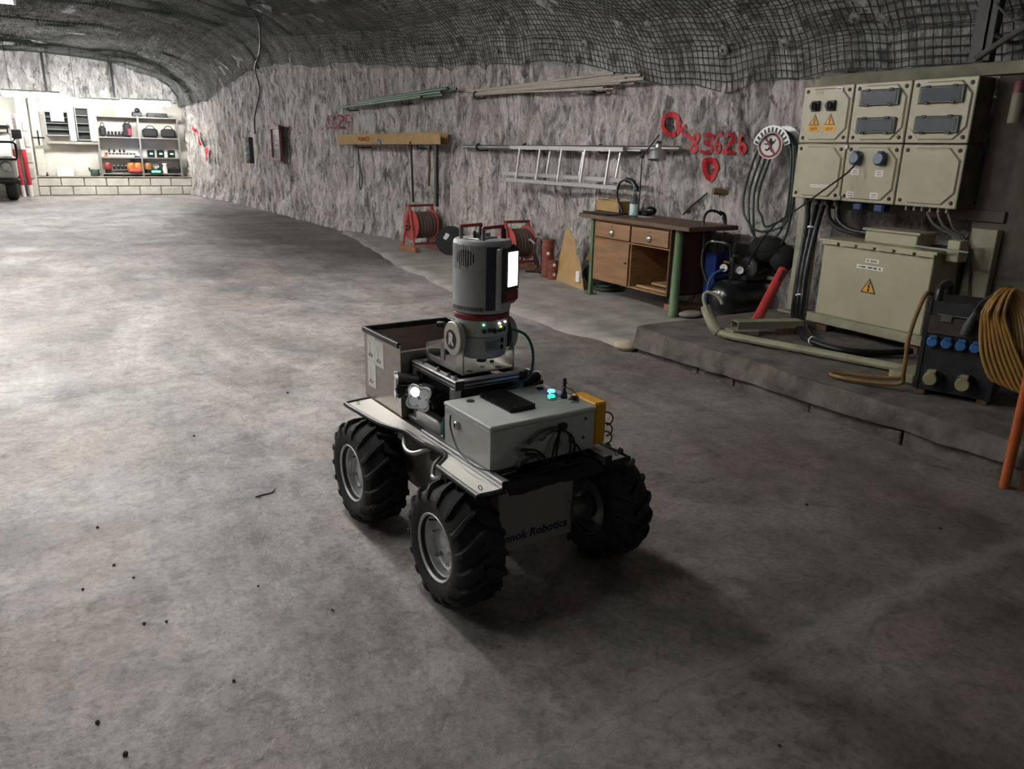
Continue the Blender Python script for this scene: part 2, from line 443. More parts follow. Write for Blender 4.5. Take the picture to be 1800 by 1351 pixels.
struct('floor', mb, CONC)
# raised screed along the right wall with a broken edge
SLAB = mat('pale_screed', '#8e8a84', .72, var=.35, scale=3.2, bump=.35, bscale=40)
edge = []
for i in range(90):
    y = 4.27 + (13.0 - 4.27) * i / 89
    x = np.interp(y, [4.27, 5.2, 6.6, 8.8, 10.5, 12.8, 13.2], [3.64, 3.52, 3.5, 3.7, 3.98, 4.33, 4.6])
    edge.append((x + .07 * (float(vn(y * 3, 0, 3)) - .5) + .03 * (float(vn(y * 11, 0, 4)) - .5), y))
mb = MB(); n = len(edge)
for (x, y) in edge: mb.v += [(x - .03, y, -.002), (x + .015, y, .024), (x + .12, y, .03), (6.1, y, .03)]
for i in range(n - 1):
    for k in range(3): mb.f.append((i * 4 + k, i * 4 + k + 1, i * 4 + k + 5, i * 4 + k + 4))
struct('floor_screed', mb, SLAB)

# concrete pad on the right: overhanging slab over a course of blocks
PADM = mat('dirty_dark_concrete', '#4b4640', .9, var=.45, scale=7, bump=.8, bscale=35, col2='#6a645c')
pad = MB()
yb = np.linspace(.3, 4.27, 80); prof = [(3.66, -1), (3.60, -1), (3.585, 0), (3.60, .5), (3.625, .93), (3.68, 1.), (4.2, 1.0), (5.7, 1.0)]
for y in yb:
    lo = float(np.interp(y, [.3, 1.65, 4.2], [.115, .095, .042])); j = .03 * (float(vn(y * 5, 1, 1)) - .5)
    for k, (x, zz) in enumerate(prof):
        z = lo if zz <= 0 else lo + (.2 - lo) * zz
        e = .035 * (float(vn(y * 9, k * 1.7, 2)) - .5) if 1 < k < 6 else 0
        pad.v.append((x + (j + e if k < 6 else 0), y, z + (.018 * (float(vn(y * 7, k, 5)) - .5) if 3 < k < 7 else 0)))
m_ = len(prof)
for i in range(len(yb) - 1):
    for k in range(m_ - 1): pad.f.append((i * m_ + k, i * m_ + k + 1, (i + 1) * m_ + k + 1, (i + 1) * m_ + k))
pad.f.append(tuple(range(len(pad.v) - m_, len(pad.v)))); pad.f.append(tuple(range(m_ - 1, -1, -1)))
e0 = len(pad.v) - m_
pad.v += [(3.6, 4.27, -.01), (5.7, 4.27, -.01), (5.7, 4.27, .2)]; q = len(pad.v) - 3
padr = struct('floor_pad', pad, PADM)
mb = MB(); mb.b2((3.66, 4.20, 0), (5.7, 4.262, .19)); struct('pad_end', mb, PADM, padr)
joints = [.3, .95, 1.55, 2.15, 2.72, 3.3, 3.62, 3.95, 4.25]
for a, b_ in zip(joints[:-1], joints[1:]):
    zt = float(np.interp((a + b_) / 2, [.3, 1.65, 4.2], [.108, .088, .036]))
    mb = MB(); o_ = .012 * random.random()
    mb.b2((3.615 + o_, a + .004, -.005), (3.95, b_ - .004, zt), .006); struct('kerb_block', mb, PADM, padr)
PADG = padr

# ------------------------------------------------------------------ far wall
FY = 24.0
WALLW = mat('whitewashed_blockwork', '#c2bfb6', .85, var=.14, scale=2.5, bump=.2, bscale=30)
mb = MB(); mb.b2((-5, FY + .45, 0), (4.2, FY + .6, 2.5)); wb = struct('wall_back', mb, WALLW)
xs = np.linspace(-5, 4.2, 140); zs = np.linspace(2.42, 4.3, 40)
XX, ZZ = np.meshgrid(xs, zs, indexing='ij')
YB = FY + .35 + .25 * (ZZ > 3.55) * 0 + .12 * (vn(XX * 1.5, ZZ * 1.5, 1) - .5) + .06 * (vn(XX * 7, ZZ * 7, 2) - .5) - .05
struct('rock_above', grid_mb(XX, YB, ZZ), ROOFR, wb, ang=180)
# ledge of large blocks, two courses
BLK = mat('pale_stone_block', '#b9b5ab', .85, var=.18, scale=4, bump=.3, bscale=25)
MORT = mat('dark_mortar', '#857f76', .9)
led = thing('block_ledge', 'low ledge of two courses of pale blocks below the far shelf', 'ledge', (1.9, FY, 0))
mb = MB(); mb.b2((-.03, FY + .03, 0), (3.72, FY + .44, .455)); part('mortar_core', mb, MORT, led, w=True)
for r in range(2):
    x = -.04 - (.27 if r == 0 else 0.0)
    while x < 3.7:
        w_ = .54 * (1 + .06 * (random.random() - .5)); a = max(x, -.04); b_ = min(x + w_, 3.74)
        if b_ - a > .08:
            mb = MB(); mb.b2((a + .012, FY - .006 * random.random(), r * .23 + .012), (b_ - .012, FY + .2, r * .23 + .222), .012); part('block', mb, BLK, led, w=True)
        x += w_
mb = MB(); mb.b2((-.05, FY - .02, .462), (3.76, FY + .45, .49), .006); part('coping', mb, mat('grey_coping', '#8d867b', .85), led, w=True)

# ------------------------------------------------------------------ wire net on the roof
NETM = mat('dark_green_wire', '#353d38', .6, .3, var=.3)
def net(name, label, y0, y1, t0, t1, cell, r, lowfun):
    yy = np.arange(y0, y1, cell); tt = np.arange(t0, t1, cell)
    A, B = np.meshgrid(yy, tt, indexing='ij')
    B = B + .035 * (vn(A * 1.1, B * 1.3, 3) - .5) + lowfun(A)
    A = A + .05 * (vn(A * .9, B * 1.1, 4) - .5) + .02 * (vn(A * 4, B * 4, 12) - .5)
    B = B + .02 * (vn(A * 4, B * 4, 13) - .5)
    sag = .026 + .05 * (vn(A * 1.3, B * 1.3, 11) - .3)
    X, Z = rock_pt(A, np.maximum(B, .9), np.maximum(sag, .02), smooth=True)
    P = np.stack([X, A, Z], -1)
    V = []; Fc = []
    def strands(Q, up):
        n, m, _ = Q.shape                      # each row Q[i] is one strand
        d = np.gradient(Q, axis=1); d /= np.linalg.norm(d, axis=2, keepdims=True) + 1e-9
        side = np.cross(d, up); side /= np.linalg.norm(side, axis=2, keepdims=True) + 1e-9
        nn = np.cross(side, d)
        ring = [Q + r * (math.cos(a) * side + math.sin(a) * nn) for a in (PI / 2, PI / 2 + 2 * PI / 3, PI / 2 + 4 * PI / 3)]
        R3 = np.stack(ring, 2)                 # n,m,3,3
        o = sum(len(v) for v in V); V.append(R3.reshape(-1, 3))
        ii = np.arange(n * m * 3).reshape(n, m, 3) + o
        for k in range(3):
            k2 = (k + 1) % 3
            Fc.append(np.stack([ii[:, :-1, k], ii[:, :-1, k2], ii[:, 1:, k2], ii[:, 1:, k]], -1).reshape(-1, 4))
    up = np.array([-.6, 0, -.8])
    strands(P, np.array([0, 1., 0.]) * np.ones_like(P)); strands(P.transpose(1, 0, 2), np.array([-.6, 0, -.8]) * np.ones_like(P.transpose(1, 0, 2)))
    mb = MB(); mb.v = [tuple(v) for v in np.concatenate(V).tolist()]; mb.f = [tuple(f) for f in np.concatenate(Fc).tolist()]
    o = bpy.data.objects.new(name, mesh_of(name, mb, NETM, 180, fix=False)); COL.objects.link(o)
    return tag(o, label, 'wire net', kind='stuff')
low = lambda A: .03 * np.abs(np.sin(A * 4.2)) + .16 * (vn(A * .8, A * 0, 6) - .5)
net('rock_net', 'dark wire net pinned over the rough rock of the roof and upper wall', 2.3, 25.2, 1.03, 6.6, .058, .0043, low)
# ------------------------------------------------------------------ fluorescent lamps (their light comes from their tubes)
def tube_lamp(label, p0, p1, strength, tubes=2, hang=None, diff=False, ecol=(1., .985, .95)):
    p0, p1 = Vector(p0), Vector(p1); c = (p0 + p1) / 2; d = (p1 - p0); ln = d.length; rz = math.atan2(d.y, d.x)
    t = thing('fluorescent_lamp', label, 'lamp', c, rz, 'fluorescent lamps of the gallery')
    mb = MB(); mb.box((0, 0, .05), (ln, .16, .05), None, .012); part('housing', mb, WHITE, t)
    em = mat('lit_tube_%d' % int(strength * 10), (1, 1, 1), .4, emit=strength, ecol=ecol)
    if diff:
        mb = MB(); mb.box((0, 0, -.03), (ln - .04, .17, .11), None, .03); part('diffuser', mb, em, t)
    for k in range(0 if diff else tubes):
        y = (k - (tubes - 1) / 2) * .09
        mb = MB(); mb.cyl((-ln / 2 + .03, y, 0), (ln / 2 - .03, y, 0), .019, n=8); part('tube', mb, em, t)
    for s in (-1, 1):
        mb = MB(); mb.box((s * (ln / 2 - .015), 0, .005), (.03, .15, .06), None, .006); part('end_cap', mb, WHITE, t)
    if hang:
        for s in (-1, 1):
            mb = MB(); mb.cyl((s * ln * .35, 0, .07), (s * ln * .35, 0, hang - c.z), .006, n=6); part('hanger', mb, DGREY, t)
    return t
tube_lamp('fluorescent lamp hung lengthwise above the robot, nearer the photographer', (.75, 2.45, 2.85), (.75, 3.6, 2.85), TUBE_NEAR * .4, hang=3.12)
tube_lamp('fluorescent lamp hung lengthwise above the robot, the farther of two in line', (.85, 3.9, 2.85), (.82, 5.05, 2.85), TUBE_NEAR, hang=3.15)
tube_lamp('bright fluorescent lamp cut off by the upper left corner of the picture', (.03, 10.7, 2.82), (-1.3, 10.7, 2.82), TUBE_MID, hang=3.75)
tube_lamp('bright fluorescent lamp over the right half of the far shelf', (2.06, 23.0, 2.36), (3.22, 23.0, 2.40), TUBE_FAR, diff=True, hang=3.55)
tube_lamp('bright fluorescent lamp over the far wall cabinets', (.86, 23.0, 2.33), (2.02, 23.0, 2.36), TUBE_FAR, diff=True, hang=3.55)
tube_lamp('bright fluorescent lamp at the left edge of the picture above the vehicle', (-.5, 22.6, 2.43), (.70, 22.6, 2.43), TUBE_FAR, diff=True, hang=3.6)
tube_lamp('fluorescent lamp over the left side of the gallery', (-1.75, 22.6, 2.43), (-.55, 22.6, 2.43), TUBE_FAR, diff=True, hang=3.6)
tube_lamp('fluorescent lamp over the middle of the gallery beyond the robot', (.55, 6.2, 2.85), (.45, 7.4, 2.85), TUBE_MID * .9, hang=3.3)
tube_lamp('fluorescent lamp over the left lane beside the robot', (-1.9, 3.9, 2.8), (-1.9, 5.2, 2.8), TUBE_LEFT, hang=3.2)
tube_lamp('fluorescent lamp over the left lane beyond the robot', (-1.9, 8.2, 2.8), (-1.9, 9.5, 2.8), TUBE_LEFT, hang=3.3)
tube_lamp('fluorescent lamp far down the left lane', (-.9, 15.5, 2.95), (-.9, 16.7, 2.95), TUBE_MID, hang=3.9)
tube_lamp('added fluorescent fill lamp over the gallery behind the photographer', (1.6, -4.6, 2.75), (2.8, -4.6, 2.75), TUBE_NEAR * .35, hang=3.1)  # unseen lamp, added to brighten the robot's dark front
# ------------------------------------------------------------------ mobile robot
RYAW = math.radians(2.8); RP = (1.274, 2.332, 0.)
TYRE = mat('tyre_rubber', '#232325', .72, var=.35, scale=14, bump=.25, bscale=70)
RIMM = mat('zinc_rim', '#d6d8da', .38, .6, var=.06)
BODYG = mat('robot_grey_panel', '#8f8d86', .5, .2, var=.08)
DECKW = mat('white_deck_sheet', '#efece4', .28, var=.07, scale=6)
TRIM = mat('black_edge_tube', '#161618', .4, var=.2)
ENCL = mat('light_grey_enclosure', '#b6bbb4', .42, var=.05, bump=.05, bscale=200)
INOX = mat('brushed_stainless', '#a19a92', .33, .85, var=.1, stretch=(1, 1, 8))
rob = thing('mobile_robot', 'four-wheeled grey mobile robot with lugged black tyres in mid floor', 'robot', RP, RYAW)

def make_wheel():
    R, hw = .186, .085
    mb = MB(); mb.lathe([(.098, -.062), (.103, -.072), (.12, -.08), (.145, -.086), (.166, -.083), (.178, -.073), (.184, -.05), (.187, 0), (.184, .05), (.178, .073), (.166, .083), (.145, .086), (.12, .08), (.103, .072), (.098, .062)], axis=(1, 0, 0), n=48, cap=False)
    lugs = MB(); N = 17
    for side in (-1, 1):
        for k in range(N):
            th0 = 2 * PI * (k + (.5 if side > 0 else 0)) / N
            st = []
            for u, (x, dth, rt, wd) in enumerate([(-.006, 0, .203, .014), (.03, .10, .203, .015), (.062, .20, .2, .016), (.08, .27, .188, .017), (.089, .30, .168, .014)]):
                th = th0 - dth
                rb = min(.184, rt - .012) if u < 4 else rt - .012
                for rr, sg in ((rb, -1), (rb, 1), (rt, 1), (rt, -1)):
                    a = th + sg * wd / max(rr, .1) * .5 * (1.25 if rr == rb else .85)
                    st.append((side * x, rr * math.sin(a), rr * math.cos(a)))
            fs = []
            for i in range(4):
                for j in range(4): fs.append((i * 4 + j, i * 4 + (j + 1) % 4, (i + 1) * 4 + (j + 1) % 4, (i + 1) * 4 + j))
            fs += [(3, 2, 1, 0), (16, 17, 18, 19)]
            lugs.add(st, fs)
    rim = MB(); rim.lathe([(.111, -.07), (.114, -.076), (.110, -.079), (.104, -.074), (.101, -.06), (.094, -.056), (.0905, -.044), (.09, -.034), (.086, -.028), (.056, -.026), (.05, -.034), (.03, -.034), (.028, -.042), (.0, -.043)], axis=(1, 0, 0), n=40, cap=False)
    rim.lathe([(.0, .0), (.06, .0), (.09, .01), (.095, .055), (.104, .074), (.111, .07)], axis=(1, 0, 0), n=40, cap=False)
    bolt = MB(); bolt.cyl((-.048, 0, 0), (-.026, 0, 0), .0085, n=6); bolt.cyl((-.056, 0, 0), (-.046, 0, 0), .005, n=8)
    hubslot = MB(); hubslot.cyl((-.058, 0, .0965), (-.03, 0, .0905), .006, n=6)
    return [mesh_of('wheel', mb, TYRE, 40), mesh_of('tread_lugs', lugs, TYRE, 25), mesh_of('rim', rim, RIMM, 30), mesh_of('bolt', bolt, CHROME), mesh_of('valve', hubslot, BLACK)]
WM = make_wheel()
def put(name, me, parent, loc=(0, 0, 0), rot=(0, 0, 0)):
    o = bpy.data.objects.new(name, me); COL.objects.link(o); o.parent = parent; o.location = loc; o.rotation_euler = rot; return o
for sx in (-1, 1):
    for sy in (-1, 1):
        w = put('wheel', WM[0], rob, (sx * .297, sy * .339, .2035), ((.35 + sy * .2 + sx), 0, 0) if sx < 0 else ((.35 + sy * .3), 0, PI))
        put('tread_lugs', WM[1], w); put('rim', WM[2], w); put('valve', WM[4], w)
        for k in range(5):
            a = 2 * PI * k / 5 + .4
            put('bolt', WM[3], w, (0, .062 * math.sin(a), .062 * math.cos(a)))
        mb = MB(); mb.lathe([(.0, 0), (.046, 0), (.046, .03), (.036, .034), (.036, .075), (.05, .08), (.05, .098), (0, .098)], (sx * .145, sy * .339, .2035), (sx, 0, 0), 20); part('motor_hub', mb, STEEL, rob)
mb = MB(); mb.b2((-.15, -.352, .13), (.15, .41, .40), .006); ch = part('chassis', mb, BODYG, rob)
mb = MB(); mb.b2((-.153, -.362, .126), (.153, -.352, .35), .003); fp = part('front_plate', mb, mat('front_plate_grey', '#8c8a83', .5, .1, var=.05), rob)
mb = text_mb('innok Robotics', .0425, AX((-.004, -.3626, .172), (1, 0, 0), (0, 0, 1)), .0006, .12, .0011, sx=1.04)
part('lettering', mb, mat('dark_blue_print', '#1d2148', .5, var=.03), fp)
for x in (-.14, .14):
    for z in (.15, .25, .335):
        mb = MB(); mb.cyl((x, -.3665, z), (x, -.361, z), .004, n=8); part('screw', mb, STEEL, fp)
# left flank: vented panel, hinge, latch
mb = MB(); mb.b2((-.158, -.09, .15), (-.15, .14, .385), .003); sp = part('side_panel', mb, BODYG, rob)
for (y0, y1, z0) in ((.045, .10, .335), (-.012, .03, .30)):
    for k in range(5):
        mb = MB(); mb.b2((-.160, y0, z0 - k * .008), (-.1575, y1, z0 + .004 - k * .008)); part('vent_slot', mb, BLACK, sp)
mb = MB(); mb.b2((-.162, -.068, .14), (-.15, -.05, .395), .002); part('hinge_strip', mb, BLACK, sp)
for k in range(7):
    mb = MB(); mb.cyl((-.165, -.059, .16 + k * .035), (-.16, -.059, .16 + k * .035), .005, n=8); part('screw', mb, STEEL, sp)
mb = MB(); mb.b2((-.185, -.15, .22), (-.16, -.115, .34), .006); mb.b2((-.18, -.145, .19), (-.165, -.12, .235), .004); lt = part('latch', mb, STEEL, rob)
mb = MB(); mb.tube([(-.187, -.142, .33), (-.2, -.142, .33), (-.2, -.142, .23), (-.187, -.142, .23)], .005, k=4); part('latch_bail', mb, STEEL, lt)
# deck wings with black tube edging
wing = [(-.302, .536), (-.195, .552), (-.195, -.468), (-.29, -.466), (-.286, -.215), (-.222, -.15), (-.228, -.05), (-.238, .02), (-.234, .12), (-.285, .262)]
for sx in (-1, 1):
    pl = [(x * -sx, y) for x, y in wing]
    a = MB(); a.prism(pl, .008, Matrix.Translation((0, 0, .409))); wg = part('deck_wing', a, DECKW, rob)
    o_ = [(-.195, .556), (-.296, .543), (-.306, .53), (-.304, .47), (-.287, .27), (-.262, .19), (-.238, .125), (-.241, .02), (-.23, -.06), (-.226, -.145), (-.288, -.208), (-.294, -.23), (-.297, -.455), (-.288, -.472), (-.205, -.476)]
    a = MB(); a.tube([(x * -sx, y, .413) for x, y in o_], .0095, 8, k=4); part('edge_tube', a, TRIM, wg)
    a = MB(); a.tube([(x * -sx, y, z) for x, y, z in [(-.225, .17, .405), (-.262, .10, .372), (-.262, .03, .37), (-.222, -.03, .40)]], .0085, 8, k=6); part('grab_loop', a, STEEL, wg)
    a = MB(); a.tube([(x * -sx, y, z) for x, y, z in [(-.205, -.10, .40), (-.245, -.10, .37), (-.268, -.13, .34), (-.27, -.185, .36), (-.27, -.21, .40)]], .0085, 8, k=6); part('grab_loop', a, STEEL, wg)
    for y in (-.44, .50):
        a = MB(); a.torus((-sx * -.27 * 1, y, .424), .007, .0018, (1, .3, 0), 14, 6); part('split_ring', a, STEEL, wg)
    # slotted aluminium rail
    a = MB(); X = .202 * sx
    for dz in (0, .016): a.b2((X - .013, -.476, .417 + dz), (X + .013, .06, .427 + dz), .002)
    a.b2((X - .008, -.474, .42), (X + .008, .058, .44)); part('slotted_rail', a, ALU, rob)
    a = MB(); a.b2((X - .014, -.481, .415), (X + .014, -.475, .444), .002); part('rail_cap', a, BLACK, rob)
a = MB(); a.b2((-.19, -.44, .400), (.19, .55, .412)); part('centre_deck', a, DGREY, rob)
# creased black sheet over the front lip
a = MB(); nx_, ny_ = 26, 8
for i in range(nx_):
    for j in range(ny_):
        u, v = i / (nx_ - 1), j / (ny_ - 1); y = -.385 - .10 * v
        a.v.append((-.19 + .38 * u, y, .424 - .028 * max(0, v - .62) / .38 + .003 * math.sin(u * 11 + v * 3) * v + .0015 * math.sin(u * 41)))
for i in range(nx_ - 1):
    for j in range(ny_ - 1): q = i * ny_ + j; a.f.append((q, q + ny_, q + ny_ + 1, q + 1))
sh = part('front_sheet', a, mat('black_film', '#121218', .25, var=.1), rob)
sh.modifiers.new('thick', 'SOLIDIFY').thickness = .003
# slotted frame that carries the scanner
fr = part('scanner_frame', MB().b2((-.15, -.075, .612), (-.118, .262, .642), .003).b2((.112, -.075, .612), (.144, .262, .642), .003).b2((-.12, -.075, .612), (.12, -.045, .642), .003).b2((-.12, .235, .612), (.12, .262, .642), .003), ALU, rob)
for x in (-.134, .128):
    for z in (.620, .634):
        a = MB(); a.b2((x - .0175, -.07, z - .0025), (x + .0175, .26, z + .0025)); part('slot', a, BLACK, fr)
for z in (.62, .634):
    a = MB(); a.b2((-.118, -.0765, z - .003), (.112, -.074, z + .003)); part('slot', a, BLACK, fr)
for (x, y) in ((-.134, -.078), (.128, -.078)):
    a = MB(); a.b2((x - .017, y - .001, .611), (x + .017, y + .004, .643), .001); part('end_cap', a, BLACK, fr)
for (x, y) in ((-.134, -.045), (.128, -.045), (-.134, .24), (.128, .24)):
    a = MB(); a.b2((x - .015, y - .015, .412), (x + .015, y + .015, .612), .002)
    for s in (-1, 1): a.b2((x - .017, y + s * .008 - .002, .415), (x + .017, y + s * .008 + .002, .61))
    part('post', a, ALU, rob)
for (x, y) in ((-.134, 0.0), (-.134, .08), (-.134, .2), (.128, 0), (.128, .2), (-.134, -.045)):
    a = MB(); a.cyl((x, y, .642), (x, y, .648), .008, n=10); a.cyl((x, y, .647), (x, y, .656), .005, n=6); part('bolt', a, STEEL, fr)
a = MB(); a.b2((-.118, -.04, .56), (.112, .24, .60), .01); part('battery_block', a, BLACK, rob)
a = MB(); a.b2((-.165, .0, .412), (-.12, .2, .47), .006); a.b2((-.165, -.06, .412), (-.135, .27, .43), .003); part('lamp_rail', a, ALU, rob)

# ------------------------------------------------------------------ open steel bin on the rear deck
def rloc(p):   # robot space to world
    c, s = math.cos(RYAW), math.sin(RYAW); return (RP[0] + p[0] * c - p[1] * s, RP[1] + p[0] * s + p[1] * c, p[2])
bn = thing('steel_bin', 'open stainless steel bin with black rim on the rear of the robot', 'bin', rloc((0.005, .443, .4125)), RYAW)
x0, x1, y0, y1, h = -.194, .194, -.170, .170, .285
part('floor_sheet', MB().b2((x0, y0, 0), (x1, y1, .004)), INOX, bn)
part('side_wall', MB().b2((x0, y0, 0), (x0 + .004, y1, h), .001), INOX, bn)
part('side_wall', MB().b2((x1 - .004, y0, 0), (x1, y1, h), .001), INOX, bn)
part('back_wall', MB().b2((x0, y1 - .004, 0), (x1, y1, h), .001), INOX, bn)
part('front_wall', MB().b2((x0, y0, 0), (x1, y0 + .004, h - .02), .001).b2((x0, y0 - .018, h - .024), (x1, y0 + .004, h - .02)).b2((x0 - .001, y0 - .002, 0), (x0 + .006, y0 + .006, h - .002), .001), INOX, bn)
a = MB(); a.b2((x0 - .006, y0 + .012, h - .014), (x0 + .009, y1 + .006, h + .008), .003); part('rim_trim', a, TRIM, bn)
a = MB(); a.b2((x1 - .009, y0 + .012, h - .014), (x1 + .006, y1 + .006, h + .008), .003); part('rim_trim', a, TRIM, bn)
a = MB(); a.b2((x0 - .006, y1 - .009, h - .014), (x1 + .006, y1 + .006, h + .008), .003); part('rim_trim', a, TRIM, bn)
part('inner_tray', MB().b2((x0 + .01, y0 + .01, .005), (x1 - .01, y1 - .01, .16), .004), mat('brown_inner_tray', '#5c4a44', .6), bn)
for k, (ya, z1, z2) in enumerate(((.136, .270, .165), (.058, .262, .157), (.136, .163, .055))):
    sh_ = part('taped_sheet', MB().b2((x0 - .0012, ya - .077, z2), (x0 - .0002, ya, z1)), PAPER, bn, label='white paper sheet with a small pencil sketch')
    a = MB()
    for q in range(5):
        yy = ya - .014 - .008 * q + .003 * (q % 2); a.b2((x0 - .0018, yy - .006, z2 + .018 + .004 * (q % 3)), (x0 - .0011, yy, z2 + .024 + .004 * (q % 3)))
    a.b2((x0 - .0018, ya - .05, z2 + .016), (x0 - .0011, ya - .014, z2 + .0175))
    a.tube([(x0 - .0012, ya - .02, z1 - .025), (x0 - .0012, ya - .03, z1 - .045), (x0 - .0012, ya - .026, z2 + .03)], .0007, 4)
    part('sketch', a, INK, sh_)
for x in (-.12, 0.0):
    a = MB(); a.cyl((x, y0 - .003, h - .05), (x, y0 + .001, h - .05), .005, n=8); part('rivet', a, STEEL, bn)

# ------------------------------------------------------------------ grey enclosure at the front
BX0, BX1, BY0, BY1, BZ0, BZ1 = -.2085, .2085, -.396, -.095, .442, .591
en = thing('electrical_enclosure', 'light grey electrical enclosure with black heat sink on the front of the robot', 'enclosure', rloc((0, -.2455, BZ0 - .006)), RYAW)
cx, cy, cz = 0, -.2455, BZ0 - .006
def E_(p): return (p[0] - cx, p[1] - cy, p[2] - cz)
def eb(lo, hi, bev=0.): return MB().b2(E_(lo), E_(hi), bev)
part('body', eb((BX0 + .003, BY0 + .003, BZ0), (BX1 - .003, BY1 - .003, BZ1 - .017), .003), ENCL, en)
for x in (-.17, .17):
    for y in (-.37, -.12): part('foot', eb((x - .015, y - .015, BZ0 - .03), (x + .015, y + .015, BZ0), .003), BLACK, en)
part('lid', eb((BX0, BY0, BZ1 - .0155), (BX1, BY1, BZ1), .004), ENCL, en)
hs = part('heat_sink', eb((-.082, -.315, BZ1), (.016, -.122, BZ1 + .005), .001), BLACK, en)
for k in range(17):
    y = -.315 + .0035 + k * .0115
    part('fin', eb((-.082, y, BZ1 + .004), (.016, y + .0045, BZ1 + .017)), BLACK, hs)
for (x, y) in ((-.131, -.143), (.157, -.141)):
    part('plug', MB().lathe([(.0, 0), (.014, 0), (.0135, .003), (.009, .0045), (0, .005)], E_((x, y, BZ1)), n=18), BLACK, en)
for (x, y, c_, e_, nm) in ((.152, -.215, (.05, .22, 1.), 1.3, 'blue'), (.118, -.262, (.02, .6, .33), .5, 'green')):
    bt = part('push_button', MB().lathe([(.0, 0), (.0165, 0), (.0165, .008), (.014, .01), (0, .01)], E_((x, y, BZ1)), n=20), CHROME, en)
    part('lit_cap', MB().lathe([(.0, .01), (.0135, .01), (.0135, .014), (.011, .017), (0, .0175)], E_((x, y, BZ1)), n=20), mat('lit_%s_button' % nm, c_, .3, emit=e_, ecol=c_), bt, label='lit %s button cap' % nm)
    part('nameplate', eb((x - .004, y - .036, BZ1), (x + .022, y - .022, BZ1 + .0012)), PAPER, en)
sw = part('rotary_switch', MB().lathe([(.0, 0), (.019, 0), (.019, .006), (.016, .009), (0, .009)], E_((.172, -.318, BZ1)), n=20), CHROME, en)
part('switch_knob', MB().lathe([(.0, .009), (.013, .009), (.013, .018), (0, .02)], E_((.172, -.318, BZ1)), n=16), BLACK, sw)
an = part('aerial', MB().cyl(E_((.168, -.268, BZ1)), E_((.168, -.268, BZ1 + .02)), .012, .010, 12).cyl(E_((.168, -.268, BZ1 + .02)), E_((.168, -.268, BZ1 + .07)), .0055, .0065, 10), BLACK, en)
part('tie', MB().torus(E_((.168, -.268, BZ1 + .038)), .008, .0022, (0, .2, 1), 14, 6).tube([E_((.172, -.262, BZ1 + .038)), E_((.19, -.255, BZ1 + .05)), E_((.2, -.25, BZ1 + .045))], .0014, 5).tube([E_((.164, -.274, BZ1 + .03)), E_((.15, -.28, BZ1 + .022)), E_((.145, -.28, BZ1 + .03))], .0014, 5), CHROME, an)
part('wire', MB().tube([E_((.17, -.265, BZ1 + .035)), E_((.19, -.27, BZ1 + .03)), E_((.205, -.29, BZ1 + .012)), E_((.212, -.3, BZ1 - .01))], .0016, 5, k=4), BLACK, an)
lk = part('quarter_turn_lock', MB().lathe([(.0, 0), (.014, 0), (.014, .01), (.010, .013), (0, .013)], E_((BX0 + .003, -.19, .535)), (-1, 0, 0), 18), CHROME, en)
part('lock_slot', MB().box(E_((BX0 - .0105, -.19, .535)), (.002, .004, .014)), BLACK, lk)
for (x, z) in ((.165, .555), (.158, .49)):
    part('screw', MB().cyl(E_((x, BY0 + .003, z)), E_((x, BY0, z)), .005, n=8), DGREY, en)
part('badge', MB().lathe([(0, 0), (.02, 0), (.019, .0015), (0, .0015)], E_((.05, BY0 + .003, .486)), (0, -1, 0), 22), STEEL, en)
# yellow box hung on the right side
yb_ = thing('yellow_terminal_box', 'small yellow box on the right side of the grey enclosure', 'box', rloc((.238, -.31, .446)), RYAW)
part('case', MB().b2((-.026, -.075, 0), (.026, .06, .15), .006), YEL, yb_)
for z in (.03, .06, .10):
    part('cable_stub', MB().tube([(.024, -.05, z), (.045, -.06, z + .004), (.058, -.07, z - .012), (.048, -.075, z - .03), (.03, -.074, z - .035)], .003, 6, k=4), BLACK, yb_)
